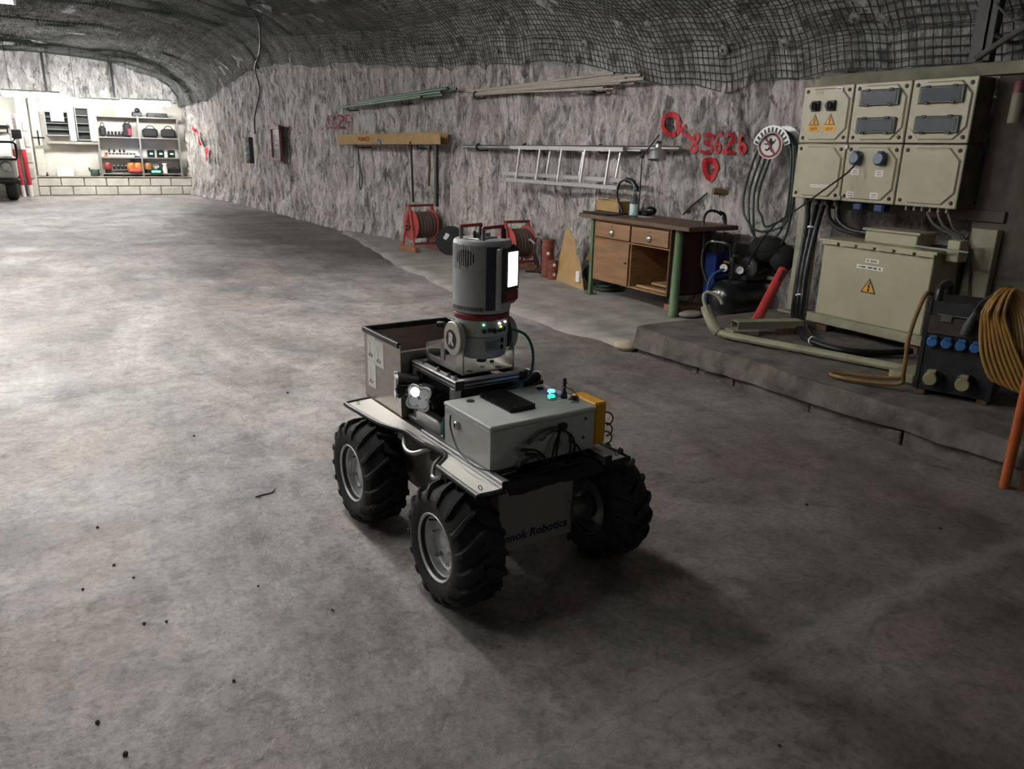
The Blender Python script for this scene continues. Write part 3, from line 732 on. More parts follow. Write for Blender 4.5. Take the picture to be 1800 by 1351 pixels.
# loose cables with crimped ends on the front of the enclosure
hx = thing('cable_bundle', 'tangle of black cables with crimped ends on the front of the grey enclosure', 'cables', rloc((.03, -.41, .43)), RYAW)
HC = (.03, -.41, .43)
def hp(pts): return [(p[0] - HC[0], p[1] - HC[1], p[2] - HC[2]) for p in pts]
CB = mat('black_cable', '#0e0e14', .45, var=.2)
ends = []
for k, pts in enumerate([
    [(.055, -.402, .545), (.02, -.415, .556), (-.03, -.412, .55), (-.075, -.412, .525)],
    [(.05, -.405, .53), (.02, -.42, .548), (-.012, -.42, .54), (-.03, -.42, .53)],
    [(-.01, -.43, .44), (-.03, -.43, .475), (-.06, -.425, .498), (-.10, -.42, .505)],
    [(-.005, -.435, .438), (-.03, -.435, .468), (-.055, -.43, .485), (-.088, -.425, .49)],
    [(-.03, -.435, .45), (-.055, -.43, .475), (-.075, -.425, .475), (-.10, -.42, .462)],
    [(.055, -.405, .54), (.085, -.42, .52), (.095, -.43, .48), (.085, -.425, .44)],
    [(.05, -.405, .545), (.07, -.425, .53), (.078, -.43, .485), (.07, -.43, .44)],
    [(.045, -.41, .535), (.025, -.425, .52), (.008, -.43, .48), (.005, -.43, .44)],
    [(.05, -.405, .54), (.033, -.425, .525), (.022, -.43, .48), (.022, -.43, .44)],
    [(.085, -.41, .50), (.11, -.42, .48), (.13, -.425, .455), (.16, -.43, .436)],
    [(.0, -.44, .434), (.05, -.445, .446), (.09, -.44, .436), (.13, -.442, .44)],
    [(-.06, -.44, .44), (.0, -.45, .448), (.06, -.45, .436), (.1, -.45, .446)]]):
    c_ = part('cable', MB().tube(hp(pts), .004, 7, k=6), CB, hx)
    if k < 5:
        e = Vector(pts[-1]); d = (e - Vector(pts[-2])).normalized()
        a = MB(); ee = Vector(hp([e])[0]); a.cyl(ee - d * .012, ee + d * .008, .0062, n=8); part('sleeve', a, CB, c_)
        a = MB()
        for q in (-1, 0, 1): a.tube([ee + d * .008, ee + d * .018 + Vector((0, 0, .004 * q)), ee + d * .03 + Vector((-.002, 0, .011 * q))], .0013, 5)
        part('crimp_wires', a, STEEL, c_)
part('clamp', MB().b2((.02, .0, .108), (.05, .018, .128), .003), BLACK, hx)
# thin wire looping across the left face
wr = MB().tube([rloc(p) for p in [(-.214, -.155, .56), (-.222, -.17, .52), (-.235, -.24, .475), (-.235, -.32, .455), (-.225, -.38, .452), (-.19, -.41, .45), (-.12, -.42, .445)]], .0028, 6, k=6)
solo('thin_wire', wr, CB, 'thin black wire looping across the lit left side of the grey enclosure', 'cable')

# ------------------------------------------------------------------ laser scanner on its bracket
SCN = mat('scanner_grey', '#a9abae', .42, .1, var=.05); SCND = mat('scanner_dark_grey', '#3c3f48', .4, .2, var=.06); SCNL = mat('scanner_pale_grey', '#c0c2c3', .4, .3, var=.04)
SRED = mat('dark_red_ring', '#7c1c22', .4, var=.08)
mt = thing('scanner_bracket', 'aluminium cradle with round side discs holding the laser scanner', 'bracket', rloc((.015, .1, .6425)), RYAW)
MX = (.015, .1, .6425)
def mp_(p): return (p[0] - MX[0], p[1] - MX[1], p[2] - MX[2])
MTL = mat('cradle_aluminium', '#bdbab2', .35, .75, var=.06)
bp_ = part('base_plate', MB().b2(mp_((-.09, -.02, .643)), mp_((.122, .25, .649)), .002), MTL, mt)
for (x, y) in ((-.05, .0), (.07, .0), (-.05, .2), (.08, .2), (.02, .03)):
    part('hole', MB().cyl(mp_((x, y, .6485)), mp_((x, y, .6497)), .013 if x != .02 else .009, n=18), BLACK, bp_)
for (x, y) in ((-.055, .06), (.085, .07)):
    part('bolt', MB().cyl(mp_((x, y, .649)), mp_((x, y, .656)), .008, n=6), DGREY, bp_)
for sx, X in ((-1, -.091), (1, .118)):
    # side plate as bars leaving two windows open
    a = MB(); X2 = X + .006
    a.b2(mp_((X, -.02, .643)), mp_((X2, .255, .666)))
    a.b2(mp_((X, -.02, .655)), mp_((X2, .02, .77)))
    a.b2(mp_((X, .24, .655)), mp_((X2, .255, .70)))
    a.b2(mp_((X, .115, .655)), mp_((X2, .14, .72)))
    a.prism([(.06 - MX[1], .72 - MX[2]), (.255 - MX[1], .684 - MX[2]), (.255 - MX[1], .705 - MX[2]), (.06 - MX[1], .765 - MX[2])], .006, AX((X - MX[0], 0, 0), (0, 1, 0), (0, 0, 1)))
    pl_ = part('side_plate', a, MTL, mt)
    xo = X - .012 if sx < 0 else X - .006
    d_ = part('pivot_disc', MB().lathe([(0, 0), (.058, 0), (.061, .003), (.061, .021), (.058, .024), (0, .024)], mp_((xo, .035, .766)), (1, 0, 0), 40), MTL, mt)
    if sx < 0:
        a = MB().lathe([(.0575, -.0006), (.056, -.001), (.054, -.0006)], mp_((xo, .035, .766)), (1, 0, 0), 40)
        part('emblem_disc', MB().lathe([(0, 0), (.035, 0), (.035, .001), (0, .001)], mp_((xo - .001, .04, .762)), (1, 0, 0), 32), BLACK, d_)
        # white R emblem
        part('emblem_letter', text_mb('R', .055, AX(mp_((xo - .0016, .04, .762)), (0, -1, 0), (0, 0, 1)), .0005, .05, .003), PAPER, d_)
        part('clamp_knob', MB().lathe([(0, 0), (.011, .0), (.012, .004), (.012, .024), (.010, .028), (0, .028)], mp_((xo + .006, .097, .803)), (-.6, .6, 0), 14), BLACK, d_)
ls = thing('laser_scanner', 'grey cylindrical laser scanner with red ring and lit screen on the robot', 'scanner', rloc((.020, .038, .668)), RYAW + math.radians(22))
def lz(p): return [(r, z - .668) for r, z in p]
part('tripod_stud', MB().lathe(lz([(0, .668), (.017, .668), (.019, .672), (.019, .70), (0, .70)]), n=20), SCND, ls)
bs = part('base', MB().lathe(lz([(0, .697), (.080, .697), (.086, .701), (.088, .712), (.091, .716), (.092, .724), (.0925, .772), (.088, .778), (0, .778)]), n=48), SCN, ls)
cl = part('connector_collar', MB().lathe(lz([(0, .778), (.092, .778), (.0945, .781), (.0945, .835), (.0, .835)]), n=48), SCNL, ls)
rg = part('red_ring', MB().lathe(lz([(0, .835), (.0965, .835), (.0985, .838), (.0985, .853), (.0965, .856), (0, .856)]), n=56), SRED, ls)
# head: round drum
hdp = part('head', MB().lathe(lz([(0, .857), (.094, .857), (.100, .862), (.1025, .88), (.1025, 1.085), (.101, 1.1), (.096, 1.107), (0, 1.107)]), n=64), SCN, ls)
Z0 = -.668
def FA(d): return math.radians(d + 90)
# dark side band and screen housing
part('dark_band', MB().lathe(lz([(.1, .872), (.1045, .874), (.1045, 1.088), (.1, 1.09)]), n=10, a0=FA(224), a1=FA(252)), SCND, ls)
part('screen_housing', MB().b2((-.03, -.108, .885 + Z0), (.075, -.05, 1.09 + Z0), .014), SCND, ls)
part('white_strip', MB().b2((-.047, -.108, .872 + Z0), (-.032, -.07, 1.083 + Z0), .003), SCNL, ls)
part('lower_red_panel', MB().b2((-.01, -.1095, .90 + Z0), (.066, -.106, .935 + Z0), .001), SRED, ls)
sc_ = part('screen_frame', MB().b2((-.01, -.1095, .938 + Z0), (.068, -.106, 1.078 + Z0), .001), BLACK, ls)
part('screen', MB().b2((.002, -.1108, .95 + Z0), (.058, -.109, 1.068 + Z0)), mat('lit_screen', (.86, .93, 1.), .3, emit=1.1, ecol=(.86, .93, 1.)), ls, label='glowing white display')
# fan side (-x): curved panel with ribs, round grille and bottom vents
def arc(r0, r1, z0, z1, a0, a1, n=10):
    m_ = MB(); a0, a1 = math.radians(a0), math.radians(a1)
    for i in range(n + 1):
        a = a0 + (a1 - a0) * i / n
        for r, z in ((r0, z0), (r1, z0), (r1, z1), (r0, z1)): m_.v.append((r * math.cos(a), r * math.sin(a), z + Z0))
    for i in range(n):
        for j in range(4): m_.f.append((i * 4 + j, i * 4 + (j + 1) % 4, i * 4 + 4 + (j + 1) % 4, i * 4 + 4 + j))
    m_.f += [(3, 2, 1, 0), (n * 4, n * 4 + 1, n * 4 + 2, n * 4 + 3)]
    return m_
fan = part('fan_panel', arc(.101, .1055, .870, 1.092, 145, 222, 16), SCN, ls)
for k in range(15):
    a = 146.5 + k * 5.0
    part('rib', arc(.105, .1078, 1.012, 1.094, a, a + 2.4, 1), SCNL, fan)
for k in range(8):
    a = 164.2 + k * 5.0; hh = .028 * math.sqrt(max(.05, 1 - ((k - 3.5) / 4.1) ** 2))
    part('grille_slot', arc(.106, .1084, 1.05 - hh, 1.05 + hh, a, a + 2.7, 1), BLACK, fan)
part('vent_strip', arc(.1054, .1059, .871, .884, 147, 219, 14), BLACK, fan)
for k in range(18):
    a = 147.5 + k * 4
    part('vent_bar', arc(.1055, .107, .870, .885, a, a + 1.3, 1), SCNL, fan)
for (y, yaw) in ((-.045, 0), (.05, 0)):
    a = MB(); zt = 1.148 + Z0
    hnd = part('handle', MB().box((.0, y, zt), (.125, .013, .011), None, .004), mat('red_grip', '#9c2a2e', .4), ls, label='red carrying handle')
    for x in (-.056, .056):
        part('handle_post', MB().cyl((x, y, 1.105 + Z0), (x, y, zt), .0068, n=12), SCND if x > 0 else STEEL, hnd)
part('camera_mount', MB().b2((-.06, -.03, 1.106 + Z0), (.05, .03, 1.112 + Z0), .002).cyl((-.01, .02, 1.11 + Z0), (-.01, .02, 1.127 + Z0), .012, n=14).cyl((.03, -.0, 1.11 + Z0), (.03, 0, 1.124 + Z0), .01, n=14), STEEL, ls)
for (x, y, h_) in ((-.045, .0, .03), (.055, -.055, .035), (-.02, -.02, .018)):
    part('top_knob', MB().cyl((x, y, 1.106 + Z0), (x, y, 1.106 + h_ + Z0), .006, .004, 10), BLACK, ls)
# collar details: plate, plugs, leds
def rad(a, r, z): return (r * math.cos(a), r * math.sin(a), z + Z0)
def plate(a, r, z, w, h, t=.002):
    return MB().box(rad(a, r, z), (t, w, h), Matrix.Rotation(a, 3, 'Z'))
AB = math.radians(-90 - 22 - 28)      # towards the camera
part('type_plate', plate(AB - .45, .0946, .808, .03, .04), mat('type_plate_grey', '#9fa09a', .5), cl)
part('warning_triangle', MB().prism([(-.008, -.006), (.008, -.006), (0, .009)], .001, AX(rad(AB - .42, .0956, .80), (-math.sin(AB - .42), math.cos(AB - .42), 0), (0, 0, 1))), YEL, cl)
for k, (da, z, c_, e_) in enumerate(((.02, .822, (.2, 1, .5), 1.2), (.66, .824, (.9, 1, .9), 2.5), (.72, .812, (.6, 1, .1), .8), (.98, .826, (1, 1, 1), 1.5))):
    part('status_light', MB().sph(rad(AB + da, .0965, z), .0038, 8, 6, (1, 1, .7)), mat('led_%d' % k, c_, .3, emit=e_, ecol=c_), cl)
for da, z, r_ in ((.04, .80, .008), (.24, .803, .0085), (.43, .80, .009), (.66, .80, .007), (.86, .803, .009)):
    p = Vector(rad(AB + da, .093, z)); d = Vector((math.cos(AB + da), math.sin(AB + da), 0))
    part('socket', MB().cyl(p, p + d * .008, r_, n=12), SCND, cl)
part('label_plate', plate(AB + .33, .0915, .748, .042, .036), mat('grey_label', '#7f8288', .5), bs)
for k in range(4): part('label_line', plate(AB + .33, .0922, .758 - .006 * k, .034 - .006 * (k % 2), .0012), INK, bs)
for k in range(5): part('key', plate(AB + .62, .0918, .764 - .008 * k, .005, .003, .003), INK, bs)
for z in (.762, .738):
    p = Vector(rad(AB + .82, .091, z)); d = Vector((math.cos(AB + .82), math.sin(AB + .82), 0)); part('port', MB().cyl(p, p + d * .003, .0095, n=14), BLACK, bs)
# green cable from the collar down to the enclosure
gc = MB().tube([rloc(p) for p in [(.085, -.06, .80), (.115, -.10, .785), (.135, -.115, .74), (.145, -.11, .68), (.137, -.10, .63), (.10, -.09, .605), (.05, -.06, .575)]], .005, 8, k=6)
solo('network_cable', gc, mat('green_cable', '#1f5a52', .45), 'green cable curving from the scanner down behind the enclosure', 'cable')
gc = MB().tube([rloc(p) for p in [(-.155, -.01, .50), (-.18, -.04, .50), (-.198, -.07, .485), (-.196, -.08, .45), (-.18, -.075, .43), (-.165, -.06, .45)]], .004, 8, k=6)
solo('coiled_cable', gc, mat('green_cable', '#1f5a52', .45), 'short green cable coiled between the work lights and the grey enclosure', 'cable')

# ------------------------------------------------------------------ four-leaf LED work lights
LENS = mat('clear_led_lens', '#dfe3ea', .12, var=.05, emit=.02, ecol=(.93, .96, 1.))
LENSON = mat('bright_led_lens', '#ffffff', .2, emit=.35, ecol=(.95, .97, 1.))
REFL = mat('led_reflector', '#d9dce2', .18, .9)
def work_light(label, pos, d, up=(0, 0, 1), on=True, stem=None):
    t = thing('work_light', label, 'work light', rloc(pos), RYAW, 'LED work lights on the robot')
    d = Vector(d).normalized(); x = Vector(up).cross(d).normalized(); y = d.cross(x)
    F = AX((0, 0, 0), x, y)
    def q(r0, rot=PI / 4, k=.17, n=64): return [(r0 * (1 + k * math.cos(4 * (2 * PI * i / n))) * math.cos(2 * PI * i / n + rot), r0 * (1 + k * math.cos(4 * (2 * PI * i / n))) * math.sin(2 * PI * i / n + rot)) for i in range(n)]
    a = MB(); st = [(.030, -.085), (.036, -.082), (.040, -.05), (.044, -.02), (.046, -.004)]
    for r0, z in st: a.v += [(p[0], p[1], z) for p in q(r0, k=.08 + .09 * (z + .085) / .081)]
    for r in range(4):
        for i in range(64): j = (i + 1) % 64; a.f.append((r * 64 + i, r * 64 + j, (r + 1) * 64 + j, (r + 1) * 64 + i))
    a.f += [tuple(range(63, -1, -1)), tuple(range(256, 320))]
    part('housing', a.xf(F), BLACK, t)
    a = MB(); o1, i1 = q(.0475), q(.0415)
    for pl_, z in ((o1, -.006), (o1, .004), (i1, .004), (i1, -.003)): a.v += [(p[0], p[1], z) for p in pl_]
    for r in range(3):
        for i in range(64): j = (i + 1) % 64; a.f.append((r * 64 + i, r * 64 + j, (r + 1) * 64 + j, (r + 1) * 64 + i))
    bz = part('bezel', a.xf(F), mat('pale_bezel', '#f2f2f2', .4, .1, var=.03), t)
    part('reflector', MB().prism(q(.0415), .0012, F @ Matrix.Translation((0, 0, -.0035))), REFL, t)
    for k in range(4):
        an_ = PI / 4 + k * PI / 2; c = (.0245 * math.cos(an_), .0245 * math.sin(an_), -.003)
        a = MB().lathe([(.0185, 0), (.0175, .003), (.013, .0045), (.008, .003), (.004, .0048), (0, .005)], c, n=22); part('lens', a.xf(F), LENSON if (on and k == 1) else LENS, t)
        c2 = (.046 * math.cos(an_ + PI / 4), .046 * math.sin(an_ + PI / 4), 0)
        a = MB().cyl((c2[0], c2[1], -.004), (c2[0], c2[1], .0055), .0045, n=8); part('bezel_screw', a.xf(F), STEEL, bz)
    for s in (-1, 1):
        a = MB().b2((s * .052 - .003, -.016, -.05), (s * .052 + .003, .016, .0), .002).b2((s * .052 - .003, -.014, -.1), (s * .052 + .003, .014, -.045), .002).cyl((s * .058, 0, -.022), (s * .046, 0, -.022), .006, n=8); part('bracket_arm', a.xf(F), BLACK, t)
    a = MB().b2((-.052, -.016, -.106), (.052, .016, -.098), .003); part('bracket_foot', a.xf(F), BLACK, t)
    if stem: part('stem', MB().tube([tuple(F @ Vector((0, 0, -.1))), tuple(Vector(stem) - Vector(pos))], .011, 10), BLACK, t)
work_light('black work light with glowing four-leaf LED face beside the enclosure', (-.225, .055, .562), (-.80, -.62, .06), (0.25, 0, 1), True, (-.14, .09, .50))
work_light('black work light turned away to the left in front of the steel bin', (-.232, .225, .565), (-.93, .36, .02), (0, 0, 1), False, (-.14, .17, .50))
work_light('black work light seen from behind right of the slotted frame', (.235, .02, .565), (.95, .30, -.05), (0, 0, 1), False, (.145, .03, .50))
# ------------------------------------------------------------------ switchboard of six cast boxes on a steel stand
PX, PY, PZ, BWD, BHT = 4.85, 4.061, 1.108, .4213, .3905
COVER = mat('cover_grey_green', '#a5a089', .36, var=.09, scale=5, bump=.06, bscale=90)
SIDED = mat('dark_brown_side', '#4d463c', .8, var=.3)  # dark brown for the right-hand box bodies, cross beam and back plate
BLUE = mat('blue_socket', '#2b5f93', .45, var=.12)
DBLUE = mat('dark_blue_socket', '#2d4260', .4, var=.12)
SMOKE = mat('smoked_glass', '#50565e', .12, var=.08, spec=.6, coat=.4)
def pf(u, v, d=0.): return (PX - d, PY - u, PZ + v)
def pbox(u0, u1, v0, v1, d0, d1, bev=0.): return MB().b2((PX - d0, PY - u1, PZ + v0), (PX - d1, PY - u0, PZ + v1), bev)
def tri_sign(parent, c, s, right, plate=None, txt=None):
    """yellow warning triangle with black edge and bolt; c centre, right = image right direction, facing -x"""
    r = Vector(right); F = AX(c, r, (0, 0, 1))
    h = s * .866
    if plate:
        part('caution_plate', MB().prism([(-s * .56, -h * .95), (s * .56, -h * .95), (s * .56, -h * .42), (0, h * .72), (-s * .56, -h * .42)], .0008, F), YEL, parent)
    a = part('warning_triangle', MB().prism([(-s / 2, -h / 3), (s / 2, -h / 3), (0, h * 2 / 3)], .001, F @ Matrix.Translation((0, 0, .0006))), BLACK, parent)
    part('yellow_field', MB().prism([(-s * .40, -h * .26), (s * .40, -h * .26), (0, h * .53)], .001, F @ Matrix.Translation((0, 0, .0012))), YEL, a)
    part('bolt_mark', MB().prism([(.02 * s, .36 * s), (-.10 * s, .06 * s), (.0 * s, .08 * s), (-.06 * s, -.1 * s), (-.12 * s, -.08 * s), (.02 * s, -.22 * s), (.1 * s, -.06 * s), (.03 * s, -.08 * s), (.1 * s, .16 * s), (.0, .13 * s), (.1 * s, .36 * s)], .001, F @ Matrix.Translation((0, 0, .0017))), BLACK, a)
    if txt: part('voltage_text', text_mb(txt, s * .3, F @ Matrix.Translation((0, -h * .68, .0012)), .0003), INK, parent)
RT_ = (0, -1, 0)
def dashes(parent, c, widths, h, name='illegible_print'):
    a = MB(); tot = sum(abs(w) for w in widths); u = -tot / 2
    for w in widths:
        if w > 0: a.box((c[0] - .0006, c[1] - (u + w / 2), c[2]), (.0008, w, h))
        u += abs(w)
    return part(name, a, mat('faded_ink', '#55565a', .8), parent, w=True)
LBL = ['grey-green switch box with two black rotary switches and two yellow warning signs', 'grey-green fuse box with two smoked windows, in the middle of the top row', 'grey-green fuse box with two smoked windows at the right end of the top row', 'grey-green box with two small white label strips left in the bottom row', 'grey-green socket box with two blue sockets and a cord plugged in', 'plain grey-green box at the right end of the bottom row']
boxes = []
for r in range(2):
    for k in range(3):
        i = (0 if r == 0 else 3) + k
        u0 = k * BWD + .004; u1 = (k + 1) * BWD - .004; v0 = (.3905 if r == 0 else 0) + .004; v1 = v0 + BHT - .008
        t = thing('switch_box', LBL[i], 'switch box', pf((u0 + u1) / 2, v0, -.08), 0, 'boxes of the switchboard'); boxes.append(t)
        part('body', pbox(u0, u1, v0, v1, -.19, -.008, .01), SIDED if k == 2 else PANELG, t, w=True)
        cv = part('cover', pbox(u0, u1, v0, v1, -.012, 0., .006), COVER, t, w=True)
        c = .085; m = .016
        def octo(m, c):
            return [(u0 + m + c, v0 + m), (u1 - m - c, v0 + m), (u1 - m, v0 + m + c), (u1 - m, v1 - m - c), (u1 - m - c, v1 - m), (u0 + m + c, v1 - m), (u0 + m, v1 - m - c), (u0 + m, v0 + m + c)]
        a = MB(); o1 = octo(.018, .075); o2 = octo(.026, .072)
        for pl, d in ((o1, 0.), (o2, .012)): a.v += [pf(p[0], p[1], d) for p in pl]
        a.f = [(j, (j + 1) % 8, 8 + (j + 1) % 8, 8 + j) for j in range(8)] + [tuple(range(8, 16))]
        part('raised_panel', a, COVER, t, w=True)
        for (uu, vv) in ((u0 + .035, v0 + .035), (u1 - .035, v0 + .035), (u0 + .035, v1 - .035), (u1 - .035, v1 - .035)):
            part('screw', MB().lathe([(0, 0), (.0125, 0), (.0125, .004), (.009, .007), (0, .007)], pf(uu, vv, 0), (-1, 0, 0), 12), DGREY, t, w=True)
        um = (u0 + u1) / 2
        if i == 0:
            for uu in (.135, .265):
                s_ = part('switch_plate', pbox(uu - .034, uu + .034, v0 + .212, v0 + .282, .012, .03, .004), BLACK, t, w=True)
                part('switch_knob', MB().lathe([(0, 0), (.027, 0), (.025, .022), (.02, .026), (0, .026)], pf(uu - .004, v0 + .247, .03), (-1, 0, 0), 22).box(pf(uu - .004, v0 + .247, .058), (.012, .012, .046)), BLACK, s_, w=True)
            for uu, tx in ((.135, '500 V'), (.265, '220 V')):
                tri_sign(t, Vector(pf(uu, v0 + .145, .0125)) - t.location, .088, RT_, True, tx)
            part('sticker', pbox(.285, .335, v1 - .04, v1 - .015, .012, .0132), PAPER, t, w=True); part('plate', pbox(.115, .18, v1 - .055, v1 - .03, .012, .0135), PANELG, t, w=True)
            dashes(t, pf(.31, v1 - .0275, .0133), (.008, -.003, .012, -.003, .006), .008)
        if i in (1, 2):
            for vc in (v0 + .285, v0 + .11):
                hw, hh = .148, .052
                fr_ = part('window_frame', pbox(um - hw, um + hw, vc - hh, vc + hh, .011, .026, .012), mat('window_frame_grey', '#4e5148', .45), t, w=True)
                part('window', pbox(um - hw + .018, um + hw - .018, vc - hh + .014, vc + hh - .014, .022, .0285, .006), SMOKE, t, w=True)
                for uu in (um - .085, um + .085):
                    for vv in (vc + hh - .004, vc - hh + .004):
                        part('clip', pbox(uu - .016, uu + .016, vv - .008, vv + .008, .024, .034, .003), BLACK, fr_, w=True)
        if i == 3:
            for uu in (.205, .285): 
                s_ = part('label_strip', pbox(uu - .036, uu + .036, v0 + .082, v0 + .102, .012, .0132), PAPER, t, w=True)
                dashes(s_, pf(uu, v0 + .092, .0134), (.02, -.004, .026), .004)
        if i == 4:
            for uu in (u0 + .105, u0 + .29):
                sk = part('socket_base', pbox(uu - .04, uu + .04, v0 + .245, v0 + .325, .011, .02, .008), mat('socket_base_grey', '#6d7077', .5), t, w=True)
                part('socket_flap', MB().lathe([(0, 0), (.042, 0), (.042, .03), (.034, .04), (0, .04)], pf(uu, v0 + .285, .02), (-1, 0, .12), 26), DBLUE, sk, w=True)
                part('flap_hinge', pbox(uu - .018, uu + .018, v0 + .318, v0 + .338, .02, .05, .004), DBLUE, sk, w=True)
            for uu, vv in ((.10 + u0, .20), (.285 + u0, .195), (.085 + u0, .048), (.27 + u0, .048)):
                s_ = part('label_plate', pbox(uu - .03, uu + .03, v0 + vv - .02, v0 + vv + .02, .012, .0132), PAPER, t, w=True)
                dashes(s_, pf(uu, v0 + vv + .008, .0134), (.01, -.003, .012, -.003, .006), .006); dashes(s_, pf(uu, v0 + vv - .007, .0134), (.02, -.003, .012), .005)
            for uu in (u0 + .12, u0 + .285):
                part('hanging_socket', pbox(uu - .038, uu + .038, v0 - .062, v0 + .0, -.12, -.03, .012), mat('deep_blue_socket', '#20355f', .45), t, w=True)
            for vv in (v0 + .02, v1 - .02): part('latch', pbox(u0 - .012, u0 + .014, vv - .015, vv + .015, .0, .012, .003), STEEL, t, w=True)
        if i == 5:
            for q in range(6): part('cable_gland', MB().cyl(pf(u0 + .05 + q * .055, v0 - .03, -.07), pf(u0 + .05 + q * .055, v0 + .005, -.07), .014, n=10), STEEL, t, w=True)
        if i == 3:
            for q in range(4): part('cable_gland', MB().cyl(pf(u0 + .075 + q * .085, v0 - .045, -.1), pf(u0 + .075 + q * .085, v0 + .005, -.1), .026, n=12), DGREY, t, w=True)
st = thing('switchboard_stand', 'pale green steel stand carrying the six switch boxes', 'stand', (5.1, 3.4, .2))
GRN = mat('chipped_pale_green', '#88866f', .6, var=.3, scale=6, bump=.1)
def P(name, lo, hi, m, par, bev=.004): return part(name, MB().b2(lo, hi, bev), m, par, w=True)
P('post', (5.09, 4.02, .2), (5.16, 4.17, 1.96), GRN, st); P('post', (5.0, 2.60, .2), (5.06, 2.76, 1.0), GRN, st)
P('top_beam', (5.03, 2.1, 1.90), (5.10, 4.08, 1.975), mat('scraped_green_beam', '#6d6b58', .7, var=.45, scale=5), st)
P('cross_beam', (5.04, 2.6, 1.04), (5.10, 4.1, 1.11), SIDED, st); P('back_plate', (5.062, 2.0, .3), (5.085, 2.80, 1.92), SIDED, st)
P('foot', (5.02, 3.98, .2), (5.22, 4.2, .22), GRN, st); P('foot', (5.0, 2.56, .2), (5.22, 2.82, .22), GRN, st)
be = thing('warning_beacon', 'pale cylinder with dark red cap on the right of the switch boxes', 'beacon', (4.97, 2.62, 1.62))
part('tube', MB().lathe([(0, 0), (.034, 0), (.036, .004), (.036, .165), (0, .165)], n=20), mat('dusty_beige', '#7d776b', .6), be)
part('cap', MB().lathe([(0, .165), (.04, .165), (.04, .225), (.034, .238), (0, .238)], n=20), mat('dull_dark_red', '#5e242c', .5), be)
part('clamp', MB().b2((.02, -.045, .06), (.095, .045, .09), .004), SIDED, be)
# vertical angle post in the roof corner with loose cables
solo('roof_post', MB().b2((5.02, 2.86, 1.98), (5.08, 2.92, 3.0), .004).b2((5.02, 2.9, 1.98), (5.03, 2.99, 3.0)), DGREY, 'dark upright steel angle at the right end of the roof net', 'post')
for k, (lab, pts, r) in enumerate([
    ('thick grey cable sweeping up behind the dark upright post', [(4.95, 2.9, 1.99), (4.9, 2.6, 2.14), (4.85, 2.3, 2.2), (4.8, 1.8, 2.24)], .02),
    ('thin sagging cable, the upper one right of the dark upright post', [(5.0, 2.88, 2.45), (4.95, 2.6, 2.3), (4.9, 2.3, 2.26), (4.85, 1.8, 2.3)], .009),
    ('thin sagging cable, the lower one right of the dark upright post', [(5.0, 2.88, 2.3), (4.97, 2.7, 2.17), (4.92, 2.4, 2.12), (4.85, 1.8, 2.2)], .008),
    ('dark cable slanting down beside the dark upright post', [(5.0, 2.84, 2.12), (4.98, 2.7, 2.06), (4.95, 2.5, 2.1), (4.9, 2.2, 2.22)], .012)]):
    solo('hanging_cable', MB().tube(pts, r, 8, k=6), mat('dusty_cable', '#4a4743', .7) if k < 3 else CB, lab, 'cable', 'cables in the roof corner')
solo('black_pipe_stub', MB().cyl((4.9, 2.42, 2.42), (4.85, 1.9, 2.45), .045, n=12), BLACK, 'fat black pipe at the upper right corner', 'pipe')

# ------------------------------------------------------------------ transformer
TR = thing('transformer_cabinet', 'pale green transformer cabinet with a yellow warning triangle under the switch boxes', 'transformer', (4.95, 3.2, .2))
TG = mat('transformer_green', '#9f9c82', .5, var=.1, scale=3, bump=.08, bscale=80)
P('body', (4.72, 2.80, .324), (5.12, 3.614, .838), TG, TR, .006)
P('lid', (4.70, 2.775, .838), (5.14, 3.64, .858), TG, TR, .003)
for k in range(6): P('lid_lip', (4.695, 2.79 + k * .14, .822), (4.703, 2.91 + k * .14, .842), TG, TR, .001)
P('base_rail', (4.69, 2.74, .262), (4.76, 3.66, .326), GRN, TR); P('base_rail', (5.06, 2.74, .262), (5.13, 3.66, .326), GRN, TR)
P('terminal_box', (4.80, 2.98, .858), (5.0, 3.36, .935), TG, TR, .006); P('terminal_lid', (4.79, 2.96, .935), (5.01, 3.38, .952), TG, TR, .004)
for k in range(3):
    part('roller', MB().cyl((4.9, 3.12 + k * .1, .2), (4.9, 3.12 + k * .1, .27), .035, n=14), RUST, TR, w=True)
for y in (2.85, 3.55): P('foot_brick', (4.72, y - .05, .2), (4.82, y + .05, .262), RUST, TR)
for (y0, y1, z) in ((3.17, 3.27, .745), (3.13, 3.33, .70)):
    s_ = part('label_strip', MB().b2((4.7185, y0, z - .012), (4.7202, y1, z + .014)), PAPER, TR, w=True)
    dashes(s_, (4.718, (y0 + y1) / 2, z + .001), (.012, -.016, .012, -.005, .011, -.005, .012) if y1 < 3.3 else (.008, -.008, .036, -.016, .034, -.008, .026, -.014, .014), .011)
tri_sign(TR, Vector((4.719, 3.215, .565)) - TR.location, .115, RT_)
P('side_bracket', (4.80, 2.70, .80), (4.90, 2.78, .93), TG, TR)
P('clamp_bar', (4.72, 2.60, .872), (4.735, 2.95, .884), STEEL, TR, .002)
